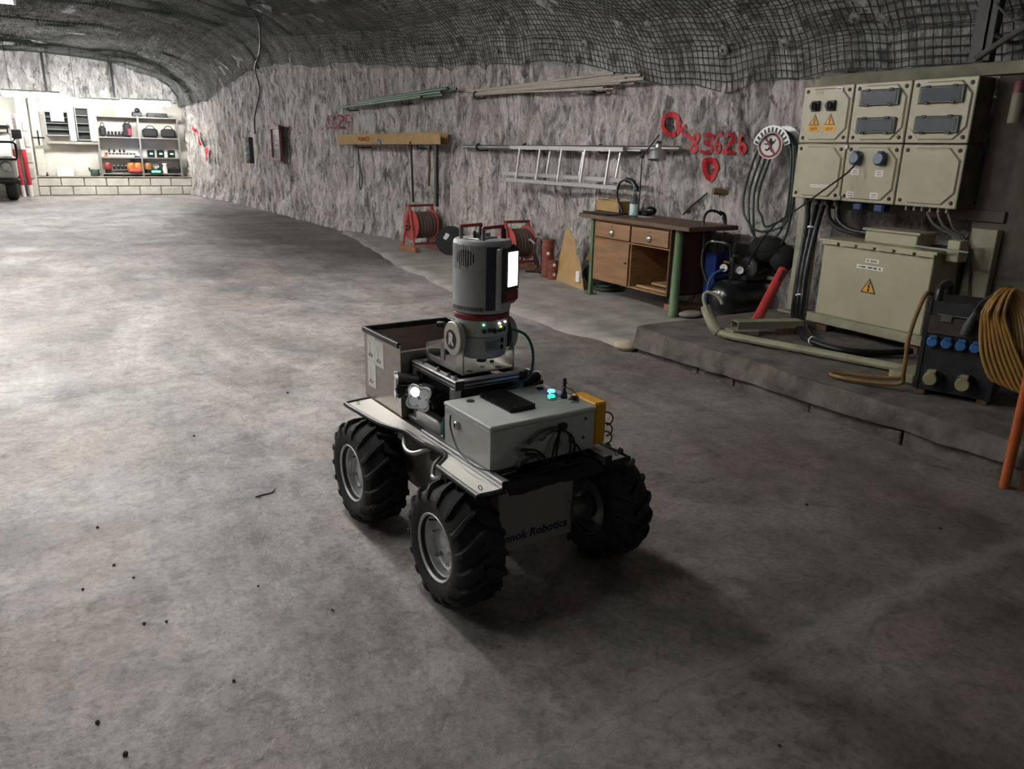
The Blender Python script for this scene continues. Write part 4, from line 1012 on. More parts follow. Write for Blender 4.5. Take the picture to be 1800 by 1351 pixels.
# thick cables from the switch boxes
def cab(label, pts, r, m=CB, name='power_cable', ties=(), group='thick black supply cables'):
    t = thing(name, label, 'cable', pts[0], 0, group)
    part('cable', MB().tube(pts, r, 10, k=6), m, t, w=True)
    for i, R_ in ties:
        p = Vector(pts[i]); d = (Vector(pts[min(i + 1, len(pts) - 1)]) - Vector(pts[i - 1])).normalized()
        part('tie', MB().cyl(p - d * .006, p + d * .006, R_, n=14), WHITE, t, w=True)
for k, (dy, dx, lab) in enumerate([(0, 0, 'thick black cable nearest the post, running down and along the pad'), (-.036, -.012, 'thick black cable in the middle of the tied run beside the transformer'), (-.070, .004, 'thick black cable nearest the transformer in the tied run')]):
    cab(lab, [(4.95, 3.985 + dy * 2.1, 1.10), (4.94, 3.96 + dy * 1.3, .9), (4.86, 3.91 + dy, .62), (4.82, 3.88 + dy, .40), (4.68, 3.76 + dy, .27), (4.44, 3.50 + dy, .233), (4.30, 3.3 + dy * .6, .232), (4.26 - dy * .5, 3.05, .232), (4.40 - dy, 2.88, .232), (4.62, 2.78, .24)], .021, CB, ties=((1, .03), (3, .03), (6, .03)) if k == 1 else ())
cab('curved dark cable from the switch box into the transformer terminal box, left one', [(4.95, 3.80, 1.07), (4.95, 3.78, .98), (4.95, 3.70, .92), (4.93, 3.55, .895), (4.93, 3.36, .895)], .017)
cab('curved dark cable from the switch box into the transformer terminal box, right one', [(4.95, 3.72, 1.07), (4.94, 3.70, .99), (4.92, 3.62, .935), (4.9, 3.5, .91), (4.9, 3.36, .91)], .015)
for k in range(3):
    cab('thin grey cable dropping from the right-hand box glands, %s' % ('first from the left', 'second from the left', 'third from the left')[k], [(4.92, 3.02 - k * .07, 1.08), (4.93, 2.96 - k * .06, 1.0), (4.97, 2.82 - k * .02, .93), (4.98, 2.74, .82), (4.97, 2.70, .62), (4.95, 2.68, .4)], .009, mat('grey_cable', '#55534f', .6), 'drop_cable', group='cables under the right-hand box')
cord = [(4.79, 3.50, 1.37), (4.74, 3.53, 1.30), (4.70, 3.64, 1.2), (4.70, 3.85, 1.05), (4.78, 4.1, .92), (4.9, 4.32, .78), (5.02, 4.50, .64), (5.06, 4.6, .52)]
solo('supply_cord', MB().tube(cord, .006, 7, k=6), CB, 'thin black cord from the blue socket across the box down to the compressor', 'cable')

# ------------------------------------------------------------------ portable distribution box with sockets
A_ = Vector((3.90, 2.298, .2)); u_ = Vector((.344, -.939, 0)).normalized(); n_ = Vector((.939, .344, 0)).normalized(); up_ = Vector((0, 0, 1))
DB = thing('power_distributor', 'black portable power distributor with blue and cream sockets on the pad', 'distributor', A_ + u_ * .175 + n_ * .15, math.atan2(u_.y, u_.x))
def dl(u, d, z): return (u - .175, d - .15, z)          # local: x along the face, y into depth (n_), z up
def dbx(u0, u1, d0, d1, z0, z1, bev=.004): return MB().b2(dl(u0, d0, z0), dl(u1, d1, z1), bev)
CASE = mat('worn_black_case', '#26262a', .55, var=.4, scale=12)
part('case', dbx(0, .35, 0, .30, .03, .505), CASE, DB)
part('frame_edge', dbx(-.006, .016, -.006, .31, .03, .51, .002).cat(dbx(.334, .356, -.006, .31, .03, .51, .002)), CASE, DB)
for u in (.03, .32): part('foot', dbx(u - .025, u + .025, .0, .3, .0, .03), RUST, DB)
part('brown_band', dbx(.016, .334, -.008, .0, .335, .43, .002), mat('dark_brown_band', '#3d322c', .7, var=.3), DB)
part('hasp', dbx(.07, .12, -.016, -.004, .405, .445, .003).cat(MB().tube([dl(.05, -.014, .44), dl(.2, -.014, .44), dl(.3, -.012, .43)], .004, 6)), STEEL, DB)
for k in range(4):
    u = .05 + k * .066
    s_ = part('blue_socket', MB().lathe([(0, 0), (.027, 0), (.027, .02), (.022, .026), (0, .026)], dl(u, .0, .292), (0, -1, .1), 22), BLUE, DB)
    part('flap_tab', dbx(u - .012, u + .022, -.03, -.006, .313, .33, .003), BLUE, s_)
CREAM = mat('cream_flap', '#8d8566', .5, var=.15)
for u in (.06, .21):
    s_ = part('large_socket', MB().lathe([(0, 0), (.045, 0), (.045, .02), (.036, .03), (.036, .05), (0, .05)], dl(u + .022, .0, .108), (0, -1, 0), 24), BLACK, DB)
    part('flap', MB().lathe([(0, .05), (.034, .05), (.034, .066), (.03, .071), (0, .071)], dl(u + .018, .0, .106), (0, -1, 0), 24), CREAM, s_)
    part('flap_hinge', dbx(u - .0, u + .04, -.07, -.02, .138, .152, .003), CREAM, s_)
for u in (.035, .315):
    part('carry_handle', MB().tube([dl(u, .02, .50), dl(u, .03, .555), dl(u, .08, .575), dl(u, .2, .575), dl(u, .26, .555), dl(u, .28, .50)], .02, 10, k=4), BLACK, DB)
pl = thing('hanging_plug', 'grey cable plug hanging over the front of the black distributor', 'plug', A_ + u_ * .20 - n_ * .03 + up_ * .40, math.atan2(u_.y, u_.x))
part('body', MB().lathe([(0, -.05), (.022, -.045), (.024, .0), (.02, .03), (.012, .07), (.009, .085), (0, .085)], (0, 0, 0), (.25, -.05, 1), 16), mat('grey_plug', '#3a3a3c', .6), pl)
# yellow extension cable looped over the right handle
YC = mat('yellow_brown_cable', '#8f6a2c', .5, var=.18)
yc = thing('extension_cable', 'coil of yellow extension cable hanging over the right handle of the distributor', 'cable', A_ + u_ * .31 + up_ * .2)
def wp(u, d, z): return tuple(A_ + u_ * u + n_ * d + up_ * z)
for k in range(8):
    f = k / 7.
    part('loop', MB().tube([wp(.255 + .012 * k, -.015 - .012 * (k % 3), .505), wp(.30 + .008 * k, .03, .59 + .012 * (k % 2)), wp(.345 + .012 * k, .05, .53), wp(.40 + .02 * k, -.02, .36 - .02 * f), wp(.41 + .03 * k, -.08, .20 - .05 * f), wp(.36 + .03 * k, -.12, .17 - .06 * f), wp(.29 + .025 * k, -.085, .28 - .03 * f), wp(.255 + .016 * k, -.04, .42)], .0085, 7, closed=True, k=5), YC, yc, w=True)
part('tail', MB().tube([wp(.21, -.02, .48), wp(.235, .0, .53), wp(.27, .01, .56), wp(.30, .02, .58)], .008, 7, k=5), BLACK, yc, w=True)
oc = MB().tube([wp(-.01, .1, .52), wp(-.03, .06, .53), wp(-.045, .0, .45), wp(-.06, -.03, .3), wp(-.055, -.04, .12), (3.87, 2.36, .24), (3.80, 2.48, .222), (3.73, 2.62, .222), (3.74, 2.70, .222), (3.82, 2.66, .222), (3.92, 2.52, .225), (4.0, 2.42, .24)], .011, 8, k=6)
solo('brown_hose', oc, mat('ochre_cable', '#7d5f34', .6, var=.2), 'ochre cable running down the left side of the distributor and looping on the pad', 'cable')

# ------------------------------------------------------------------ steel lying on the pad
pp = thing('bent_pipe', 'pale green pipe with a hooked end lying along the front of the pad', 'pipe', (3.95, 3.1, .2))
part('pipe', MB().tube([(3.86, 3.70, .245), (3.88, 3.60, .236), (4.02, 3.18, .232), (4.20, 2.56, .232)], .026, 10, k=5), GRN, pp, w=True)
part('bend', MB().tube([(3.86, 3.70, .245), (3.85, 3.745, .28), (3.85, 3.80, .345), (3.85, 3.835, .40)], .036, 12, k=4), GRN, pp, w=True)
part('hook', MB().tube([(3.83, 3.79, .37), (3.83, 3.84, .45), (3.84, 3.84, .49), (3.86, 3.81, .50), (3.89, 3.76, .47), (3.9, 3.73, .43)], .012, 8, k=5), GRN, pp, w=True)
ch_ = thing('steel_channel', 'short pale steel channel lying across the pad beside the red tube', 'channel', (4.3, 3.68, .2), math.radians(-20))
part('web', MB().b2((-.24, -.05, .085), (.26, .05, .092)), GRN, ch_); part('flange', MB().b2((-.24, -.052, .04), (.26, -.045, .092)), GRN, ch_); part('flange', MB().b2((-.24, .045, .04), (.26, .052, .092)), GRN, ch_)
part('cross_piece', MB().b2((-.3, -.10, 0), (-.1, .02, .04), .004), GRN, ch_); part('support', MB().b2((.1, -.05, 0), (.2, .05, .04), .004), RUST, ch_)
solo('steel_offcut', MB().b2((4.05, 2.40, .2), (4.30, 2.55, .25), .004), GRN, 'short pale steel offcut left of the distributor', 'offcut')
rt = thing('red_tube', 'red tube leaning against the stand post behind the steel channel', 'tube', (4.45, 3.95, .2))
part('tube', MB().cyl((4.44, 3.90, .22), (4.86, 4.06, .56), .037, n=18), mat('bright_red_tube', '#b23a3a', .4), rt, w=True)
part('end_ball', MB().sph((4.42, 3.89, .235), .034), mat('bright_red_tube', '#b23a3a', .4), rt, w=True)
part('slot', MB().box((4.765, 3.985, .533), (.10, .012, .018), Matrix.Rotation(.36, 3, 'Z') @ Matrix.Rotation(-.65, 3, 'Y')), BLACK, rt, w=True)
# orange uprights at the right edge
solo('orange_pole', MB().cyl((3.555, 1.60, 0), (3.555, 1.60, 2.1), .022, n=14), mat('orange_enamel', '#a8562c', .35), 'orange upright pole at the right edge of the picture', 'pole')
solo('rusty_pole', MB().cyl((3.60, 1.545, 0), (3.60, 1.545, 2.1), .015, n=12), mat('rust_red_pole', '#7d4636', .5), 'thinner rust red pole behind the orange pole', 'pole')
solo('beige_post', MB().b2((3.63, 1.40, 0), (3.72, 1.53, 2.1), .005), mat('beige_post', '#847a6a', .7), 'beige square post beside the orange pole at the right edge', 'post')
solo('plaster_lump', MB().sph((3.60, 4.36, .03), .09, 12, 8, (1, 1.1, .45)), mat('cracked_plaster', '#a59783', .9, bump=.6, bscale=30), 'pale lump of plaster at the corner of the concrete pad', 'plaster')

# ------------------------------------------------------------------ compressor
TANK = mat('glossy_black_tank', '#15181a', .28, var=.15, coat=.3)
cm = thing('air_compressor', 'black air compressor with round tank, handle and gauges beside the desk', 'compressor', (5.0, 4.66, .03))
tk = part('tank', MB().lathe([(0, -.27), (.06, -.265), (.115, -.24), (.15, -.19), (.16, -.14), (.16, .14), (.15, .19), (.115, .24), (0, .27)], (5.03, 4.64, .235), (1, -.12, 0), 36), TANK, cm, w=True)
part('weld_seam', MB().torus((4.885, 4.657, .235), .161, .003, (1, -.12, 0), 36, 6), TANK, tk, w=True)
for (x, y) in ((4.92, 4.54), (5.14, 4.52), (4.94, 4.75), (5.16, 4.73)): part('foot', MB().cyl((x, y, .03), (x, y, .12), .03, .022, 12), RUBBER, cm, w=True)
part('handle', MB().tube([(4.80, 4.79, .36), (4.79, 4.86, .50), (4.80, 4.87, .62), (4.815, 4.85, .68), (4.845, 4.82, .70), (4.90, 4.72, .69), (4.925, 4.69, .66), (4.935, 4.68, .60), (4.94, 4.67, .38)], .014, 10, k=5), TANK, cm, w=True)
part('motor', MB().cyl((5.08, 4.60, .50), (5.30, 4.64, .52), .095, n=26).b2((5.02, 4.56, .385), (5.28, 4.72, .44), .01), BLACK, cm, w=True)
part('pump_head', MB().b2((5.1, 4.64, .5), (5.24, 4.82, .68), .02), BLACK, cm, w=True)
gr_ = part('fan_guard', MB().cyl((5.06, 4.596, .50), (5.085, 4.60, .50), .088, n=26), DGREY, cm, w=True)
for r in (.018, .034, .05, .066): part('guard_ring', MB().torus((5.055, 4.595, .50), r, .003, (1, .18, 0), 26, 6), STEEL, gr_, w=True)
for (x, y, z) in ((4.885, 4.70, .49), (4.995, 4.62, .475)):
    g_ = part('gauge', MB().cyl((x + .02, y + .012, z), (x, y, z), .036, n=22), DGREY, cm, w=True)
    part('dial', MB().cyl((x + .002, y + .001, z), (x - .003, y - .002, z), .032, n=22), PAPER, g_, w=True)
    part('needle', MB().box((x - .004, y - .003, z + .008), (.001, .004, .026), rotm(.5)), INK, g_, w=True)
part('regulator', MB().cyl((4.95, 4.66, .40), (4.95, 4.66, .55), .018, n=12).cyl((4.95, 4.66, .55), (4.95, 4.66, .585), .026, n=14), BLACK, cm, w=True)
part('brass_valve', MB().cyl((4.93, 4.68, .53), (4.90, 4.72, .54), .013, n=10), mat('brass', '#a8863c', .35, .8), cm, w=True); part('brass_valve', MB().cyl((4.99, 4.7, .57), (5.04, 4.7, .575), .02, n=10), mat('brass', '#a8863c', .35, .8), cm, w=True)
part('blue_hose', MB().tube([(4.93, 4.68, .48), (4.86, 4.71, .47), (4.80, 4.74, .42), (4.775, 4.75, .34), (4.775, 4.76, .22), (4.78, 4.77, .08)], .011, 8, k=6), mat('blue_hose', '#2c4f7c', .45), cm, w=True)
for k in range(3): part('label', MB().b2((5.28, 4.50, .25 + .07 * k), (5.285, 4.58, .28 + .07 * k)), PAPER, cm, w=True)
hs_ = thing('air_hose', 'black air hose rising from the compressor to a blow gun on the desk', 'hose', (4.82, 4.85, .6))
part('hose', MB().tube([(4.80, 4.86, .62), (4.79, 4.87, .72), (4.80, 4.90, .82), (4.83, 4.92, .905), (4.88, 4.92, .945), (4.94, 4.90, .94), (4.99, 4.88, .91)], .011, 8, k=6), CB, hs_, w=True)
part('blow_gun', MB().tube([(4.96, 4.885, .935), (5.0, 4.87, .915), (5.01, 4.86, .87), (5.01, 4.855, .832)], .016, 10, k=4), BLACK, hs_, w=True)
part('trigger', MB().tube([(4.985, 4.87, .92), (4.975, 4.86, .89), (4.985, 4.86, .865)], .005, 6), STEEL, hs_, w=True)
cr_ = thing('blue_crate', 'blue plastic crate standing between the desk and the compressor', 'crate', (5.12, 4.98, .03))
BLC = mat('blue_crate_plastic', '#28438a', .5, var=.1)
part('back', MB().b2((5.0, 5.01, .03), (5.3, 5.03, .58), .006), BLC, cr_, w=True); part('shelf', MB().b2((4.99, 4.90, .36), (5.28, 5.03, .385), .004), BLC, cr_, w=True)
part('side', MB().b2((4.99, 4.9, .03), (5.01, 5.03, .58), .004), BLC, cr_, w=True)
solo('crumpled_rag', MB().sph((4.78, 4.93, .06), .08, 14, 9, (1.6, 1., .38)), mat('pale_rag', '#8f8a80', .9, bump=.9, bscale=18), 'crumpled pale rag on the floor in front of the compressor', 'rag')
dk = MB().tube([(5.28, 4.40, .95), (5.2, 4.42, .8), (5.1, 4.46, .72), (5.12, 4.5, .66)], .05, 10, k=5)
solo('dark_bag', MB().sph((5.17, 4.50, .66), .14, 16, 10, (1., 1.2, .8)).sph((5.2, 4.36, .60), .11, 14, 9, (1, 1, 1)), mat('black_fabric', '#161617', .85, bump=.6, bscale=14), 'dark slumped bag on the wall side above the compressor', 'bag')
# ------------------------------------------------------------------ desk
DESKT = mat('worn_desk_top', '#5c4536', .5, var=.25, scale=5, stretch=(3, .6, 1))
LEGG = mat('green_leg_paint', '#4f6a45', .5, var=.15)
ds = thing('wooden_desk', 'old wooden desk with two drawers on green legs against the rock wall', 'desk', (4.85, 5.6, .03))
P('table_top', (4.55, 4.80, .788), (5.12, 6.37, .826), DESKT, ds, .004)
part('leg', MB().lathe([(0, 0), (.052, 0), (.052, .02), (.045, .03), (.036, .758), (0, .758)], (4.655, 5.02, .03), n=24), LEGG, ds, w=True)
part('leg', MB().b2((4.625, 6.215, .03), (4.665, 6.255, .79), .003).b2((4.60, 6.19, .03), (4.69, 6.28, .042)), LEGG, ds, w=True)
for y in (5.02, 6.235): part('leg', MB().b2((5.03, y - .02, .03), (5.07, y + .02, .79), .003), LEGG, ds, w=True)
P('side_board', (4.60, 6.135, .2), (5.08, 6.155, .785), WOOD, ds, .002); P('side_board', (4.60, 5.06, .2), (5.08, 5.08, .785), mat('dark_side_board', '#4c3223', .6, var=.2), ds, .002)
P('partition', (4.605, 5.585, .2), (5.08, 5.603, .785), WOOD, ds, .002); P('back_board', (5.065, 5.06, .2), (5.08, 6.15, .785), WOOD, ds, .002)
P('bottom_board', (4.60, 5.06, .2), (5.08, 6.15, .215), WOOD, ds, .002); P('rail', (4.60, 5.06, .77), (4.62, 6.15, .788), WOOD, ds, .002); P('rail', (4.605, 5.08, .6), (5.06, 6.14, .612), WOOD, ds, .002)
for (y0, y1) in ((5.61, 6.13), (5.085, 5.58)):
    d_ = P('drawer', (4.588, y0, .622), (4.608, y1, .765), WOOD, ds, .003)
    ym = (y0 + y1) / 2
    part('cup_pull', MB().lathe([(.033, 0), (.031, .012), (.02, .022), (0, .025)], (4.588, ym, .675), (-1, 0, 0), 18, 0, 2 * PI), STEEL, d_, w=True)
    part('keyhole', MB().cyl((4.589, ym, .735), (4.585, ym, .735), .006, n=10), BLACK, d_, w=True)
dr = P('door', (4.590, 5.61, .205), (4.608, 6.13, .60), WOOD, ds, .003)
part('knob', MB().cyl((4.59, 5.64, .42), (4.575, 5.64, .42), .010, n=10), DGREY, dr, w=True)
solo('loose_slat', MB().b2((4.66, 5.12, .216), (4.70, 5.55, .232)).b2((4.8, 5.2, .232), (5.0, 5.5, .25)), mat('pale_wood', '#a58560', .6), 'pale wooden slat lying in the open compartment of the desk', 'slat')
solo('shoe_rack_plank', MB().b2((4.7, 5.0, .05), (5.0, 5.2, .11), .004), WOOD, 'short wooden plank on the floor under the right end of the desk', 'plank')
# things on the desk
TZ = .826
lp = thing('laptop_tray', 'flat black tray on the left end of the desk', 'tray', (4.70, 6.17, TZ)); part('tray', MB().b2((-.10, -.2, 0), (.1, .2, .012), .004), BLACK, lp); part('rim', MB().b2((-.1, -.2, .012), (-.085, .2, .02), .002).b2((.085, -.2, .012), (.1, .2, .02), .002), BLACK, lp)
bx_ = thing('wooden_box', 'small wooden box at the back of the desk', 'box', (4.98, 6.36, TZ)); 
for lo, hi in (((-.09, -.2, 0), (.09, .2, .012)), ((-.09, -.2, 0), (-.075, .2, .115)), ((.075, -.2, 0), (.09, .2, .115)), ((-.09, -.2, 0), (.09, -.185, .115)), ((-.09, .185, 0), (.09, .2, .115))): part('board', MB().b2(lo, hi, .002), CARD, bx_)
bo = thing('glass_bottle', 'clear bottle with pale blue label on the desk', 'bottle', (4.745, 5.76, TZ))
GLS = mat('bottle_glass', '#9fb9bd', .06, trans=.85, var=.03)
part('body', MB().lathe([(0, .002), (.036, .002), (.04, .01), (.04, .15), (.034, .175), (.018, .205), (.0145, .225), (.0145, .255), (0, .255)], n=24), GLS, bo)
part('label', MB().lathe([(.0405, .02), (.0408, .022), (.0408, .12), (.0405, .122)], n=24, cap=False), mat('pale_blue_label', '#b5cdcf', .5), bo)
part('cap', MB().lathe([(0, .25), (.0165, .25), (.0165, .272), (0, .274)], n=16), mat('teal_cap', '#2e6a6c', .4), bo)
solo('computer_mouse', MB().sph((4.98, 5.86, TZ + .02), .05, 14, 9, (.8, 1.15, .42)), BLACK, 'black computer mouse right of the bottle on the desk', 'mouse')
solo('black_pouch', MB().sph((5.02, 5.84, TZ + .05), .055, 14, 9, (.8, 1.3, .75)), mat('glossy_black_pouch', '#101012', .3), 'small glossy black pouch behind the mouse on the desk', 'pouch')
solo('paper_slip', MB().b2((4.83, 5.68, TZ), (4.93, 5.9, TZ + .004)), PAPER, 'slip of white paper beside the bottle on the desk', 'paper')
solo('red_tin', MB().cyl((4.86, 5.93, TZ), (4.86, 5.93, TZ + .035), .03, n=16), mat('dark_red_tin', '#6b2a26', .45), 'small dark red tin behind the bottle on the desk', 'tin')
# desk lamps
lm = thing('desk_lamp', 'silver clamp lamp on a black arm above the desk', 'lamp', (4.95, 5.95, TZ))
part('clamp', MB().b2((4.93, 5.92, TZ - .06), (4.99, 5.98, TZ + .04), .005), BLACK, lm, w=True)
part('lower_arm', MB().cyl((4.96, 5.95, TZ + .02), (4.96, 5.95, 1.37), .006, n=8), BLACK, lm, w=True)
part('joint', MB().cyl((4.96, 5.935, 1.37), (4.96, 5.965, 1.37), .014, n=12), BLACK, lm, w=True)
part('upper_arm', MB().cyl((4.96, 5.95, 1.37), (4.93, 5.70, 1.565), .006, n=8), BLACK, lm, w=True)
sh_ = part('shade', MB().lathe([(.02, .16), (.026, .14), (.026, .11), (.07, .07), (.085, .0), (.082, .0), (.066, .068), (.022, .108)], (4.90, 5.665, 1.345), (.12, .1, 1), 28, cap=False), mat('silver_shade', '#aeb0b0', .3, .6), lm, w=True)
part('shade_top', MB().lathe([(0, .17), (.02, .165), (.026, .14), (0, .14)], (4.90, 5.665, 1.345), (.12, .1, 1), 20), DGREY, sh_, w=True)
part('badge', MB().cyl((4.848, 5.64, 1.395), (4.84, 5.637, 1.395), .014, n=14), mat('blue_badge', '#4a6f9c', .4), sh_, w=True)
l2 = thing('gooseneck_lamp', 'black gooseneck lamp arching over the left of the desk', 'lamp', (4.9, 6.1, TZ))
part('base', MB().lathe([(0, 0), (.055, 0), (.05, .014), (0, .018)], (4.88, 6.08, TZ), n=20), BLACK, l2, w=True)
part('neck', MB().tube([(4.88, 6.08, TZ), (4.87, 6.14, .92), (4.86, 6.17, 1.02), (4.85, 6.13, 1.12), (4.85, 6.04, 1.155), (4.86, 5.97, 1.14)], .011, 8, k=6), BLACK, l2, w=True)
part('head', MB().tube([(4.85, 6.03, 1.155), (4.86, 5.95, 1.14), (4.865, 5.90, 1.09), (4.865, 5.89, 1.05)], .024, 10, k=4), BLACK, l2, w=True)
# ------------------------------------------------------------------ things leaning and standing left of the desk
def sheet(label, pts, th, m=CARD, extra=None):
    """flat board given by its outline in world space"""
    p = [Vector(q) for q in pts]; n = (p[1] - p[0]).cross(p[-1] - p[0]).normalized()
    t = thing('cardboard_sheet', label, 'cardboard', (p[0].x, p[0].y, .03))
    a = MB(); k = len(p); a.v = [tuple(q) for q in p] + [tuple(q + n * th) for q in p]
    a.f = [tuple(range(k - 1, -1, -1)), tuple(range(k, 2 * k))] + [(i, (i + 1) % k, k + (i + 1) % k, k + i) for i in range(k)]
    part('board', a, m, t, w=True)
    return t, p, n
t, p, n = sheet('large torn cardboard sheet with a white sticker leaning left of the desk', [(4.83, 7.15, .03), (4.70, 6.42, .03), (4.765, 6.60, .33), (4.80, 6.72, .345), (4.83, 6.78, .49), (4.95, 7.14, .62)], .006)
part('sticker', MB().b2((-.03, -.045, -.05), (.0, .03, .06)).xf(Matrix.Translation((4.735, 6.56, .15)) @ Matrix.Rotation(-.16, 4, 'Z')), PAPER, t, w=True)
sheet('cardboard sheet standing behind the left leg of the desk', [(4.92, 6.72, .3), (4.90, 6.32, .3), (4.92, 6.32, .72), (4.94, 6.42, .74)], .006, mat('darker_cardboard', '#8a6238', .8))
solo('dark_sack', MB().sph((4.98, 6.55, .16), .15, 14, 9, (.8, 1.5, .9)), mat('dark_sack', '#24272a', .8, bump=.7, bscale=14), 'dark sack slumped behind the cardboard under the desk', 'sack')
solo('floor_cable_coil', MB().torus((4.95, 6.35, .05), .13, .02, (0, 0, 1), 26, 8).torus((4.96, 6.36, .075), .11, .02, (0, .1, 1), 26, 8), mat('greenish_dark_cable', '#27302a', .6), 'dark cable coil on the floor under the left end of the desk', 'cable')
CAN = mat('brick_red_can', '#7c3f34', .6, var=.15); CANT = mat('brown_lid', '#6a5444', .7)
cans = [(4.86, 7.36, .03, .07, 'bottom can of the tall red stack'), (4.865, 7.36, .135, .07, 'second can up in the tall red stack'), (4.86, 7.365, .24, .072, 'third can up in the tall red stack'), (4.86, 7.36, .345, .074, 'topmost can of the tall red stack with a brown lid'), (4.80, 7.17, .03, .056, 'lower can of the short red stack by the cardboard'), (4.81, 7.18, .135, .056, 'upper can of the short red stack by the cardboard')]
for (x, y, z, r, lab) in cans:
    t = thing('red_can', lab, 'can', (x, y, z), random.random(), 'brick red cans left of the cardboard')
    part('body', MB().lathe([(0, 0), (r, 0), (r, .012), (r - .004, .016), (r - .004, .075), (r, .08), (r, .1), (0, .1)], n=24), CAN, t)
    part('lid', MB().lathe([(0, .1), (r + .002, .1), (r + .002, .105), (0, .105)], n=24), CANT if z > .3 else CAN, t)
    if abs(z - .24) < .01 or r < .06: part('sticker', MB().cyl((-r * .8, -r * .5, .06), (-r * .86, -r * .54, .06), .018, n=14), PAPER, t)
# hose reels
def reel(label, x, y, rz, sc=1.):
    t = thing('hose_reel', label, 'reel', (x, y, .03 if y < 9 else .03), rz, 'red hose reels by the wall')
    RD_ = mat('reel_red', '#a3433d', .6, var=.2); RDD = mat('reel_dark_red', '#7a3a38', .6, var=.2)
    z = .33 * sc
    for s in (-1, 1):
        part('side_disc', MB().lathe([(0, 0), (.20 * sc, 0), (.20 * sc, .008), (0, .008)], (0, s * .15 * sc - .004, z), (0, 1, 0), 32), RD_, t)
        a = MB()
        for dx in (-.15, .15): a.tube([(dx * sc, s * .19 * sc, .07), (0, s * .17 * sc, .58 * sc)], .02, 6)
        part('a_frame', a, RD_ if s < 0 else RDD, t)
        part('axle_cap', MB().cyl((0, s * .16 * sc, z), (0, s * .2 * sc, z), .035, n=12), RDD, t)
    part('wound_hose', MB().lathe([(.10 * sc, -.145 * sc)] + [((.165 + .008 * (i % 2)) * sc, (-.14 + .28 * i / 12) * sc) for i in range(13)] + [(.10 * sc, .145 * sc)], (0, 0, z), (0, 1, 0), 28), mat('wound_brown_hose', '#5b4a42', .7, var=.2), t)
    for s in (-1, 1): part('skid', MB().b2((-.20 * sc, s * .19 * sc - .03, 0), (.22 * sc, s * .19 * sc + .03, .07), .004), mat('orange_wood_skid', '#8a5a3c', .6, var=.2), t)
    part('cross_bar', MB().b2((.14 * sc, -.2 * sc, .10), (.17 * sc, .2 * sc, .13), .003), RDD, t); part('top_bar', MB().cyl((0, -.19 * sc, .58 * sc), (0, .19 * sc, .58 * sc), .016, n=8), RDD, t)
    part('crank', MB().tube([(0, -.2 * sc, z), (0, -.23 * sc, z), (.08, -.23 * sc, z - .05), (.08, -.27 * sc, z - .05)], .009, 6), DGREY, t)
    return t
reel('red hose reel on wooden skids beside the black cable drum', 4.50, 10.05, math.radians(-84), 1.06)
reel('red hose reel partly hidden behind the laser scanner', 4.78, 7.93, math.radians(-84), .98)
cd_ = thing('cable_drum', 'round black cable drum with a white sticker beside the left hose reel', 'drum', (4.66, 9.45, .03), math.radians(58))
part('flange', MB().lathe([(0, 0), (.19, 0), (.19, .012), (.05, .012), (.05, .02), (0, .02)], (-.05, 0, .19), (-1, 0, 0), 32), BLACK, cd_); part('flange', MB().lathe([(0, 0), (.19, 0), (.19, .012), (0, .012)], (.07, 0, .19), (-1, 0, 0), 32), BLACK, cd_)
part('core', MB().cyl((-.05, 0, .19), (.06, 0, .19), .13, n=24), CB, cd_); part('sticker', MB().box((-.0635, .05, .25), (.001, .055, .085), rotm(.5)), PAPER, cd_)
for a in range(5): part('rim_hole', MB().cyl((-.0632, .14 * math.cos(a * 1.257), .19 + .14 * math.sin(a * 1.257)), (-.0615, .14 * math.cos(a * 1.257), .19 + .14 * math.sin(a * 1.257)), .02, n=12), DGREY, cd_)
fr_ = thing('wire_tangle', 'dark bent iron and pale cable ends beside the hidden hose reel', 'scrap', (4.85, 7.62, .03))
for k, pts in enumerate([[(0, 0, .02), (.02, -.04, .12), (-.02, -.02, .25), (.0, .02, .36), (.03, -.02, .46)], [(-.06, .1, .012), (.05, 0, .012), (.02, -.2, .012), (-.05, -.28, .015)], [(0, 0, .34), (-.02, .08, .38), (0, .16, .36)], [(0, -.02, .42), (.0, -.1, .44), (.02, -.14, .40)]]):
    part('bent_rod' if k < 2 else 'cable_end', MB().tube(pts, .012, 7, k=5), DGREY if k < 2 else mat('pale_cable', '#8d877e', .6), fr_)

# ------------------------------------------------------------------ things hung on the wall
def bundle(label_f, name, cat_, group, ends, m, n_):
    pass
PG = mat('green_tube', '#4d6b52', .45, var=.12); PP = mat('pale_grey_rod', '#a39c92', .55, var=.12)
def rods(specs, m, name, cat_, group, hollow=False):
    for lab, p0, p1, r in specs:
        t = thing(name, lab, cat_, ((p0[0] + p1[0]) / 2, (p0[1] + p1[1]) / 2, (p0[2] + p1[2]) / 2), 0, group)
        a = MB()
        part('rod', MB().cyl(p0, p1, r, n=9), m, t, w=True)
        d = (Vector(p1) - Vector(p0)).normalized()
        part('bore', MB().cyl(Vector(p1) - d * .002, Vector(p1) + d * .001, r * .7, n=9), BLACK, t, w=True)
rods([('lowest pale pipe at the left end of the rack', (4.33, 12.95, 2.0), (4.60, 10.6, 2.05), .018),
      ('thick green tube at the front of the green bundle', (4.43, 12.05, 2.02), (4.62, 10.25, 2.07), .026),
      ('thick green tube second from the front', (4.45, 12.2, 2.05), (4.68, 9.75, 2.11), .024),
      ('thick green tube on top of the bundle', (4.47, 12.3, 2.075), (4.70, 9.6, 2.15), .022),
      ('thin green tube lying along the back of the green bundle', (4.50, 12.7, 2.04), (4.75, 9.45, 2.14), .016),
      ('green tube ending farthest right in the green bundle', (4.42, 12.6, 2.01), (4.70, 9.75, 2.08), .018)], PG, 'green_tube', 'tube', 'green tubes on the wall hooks')
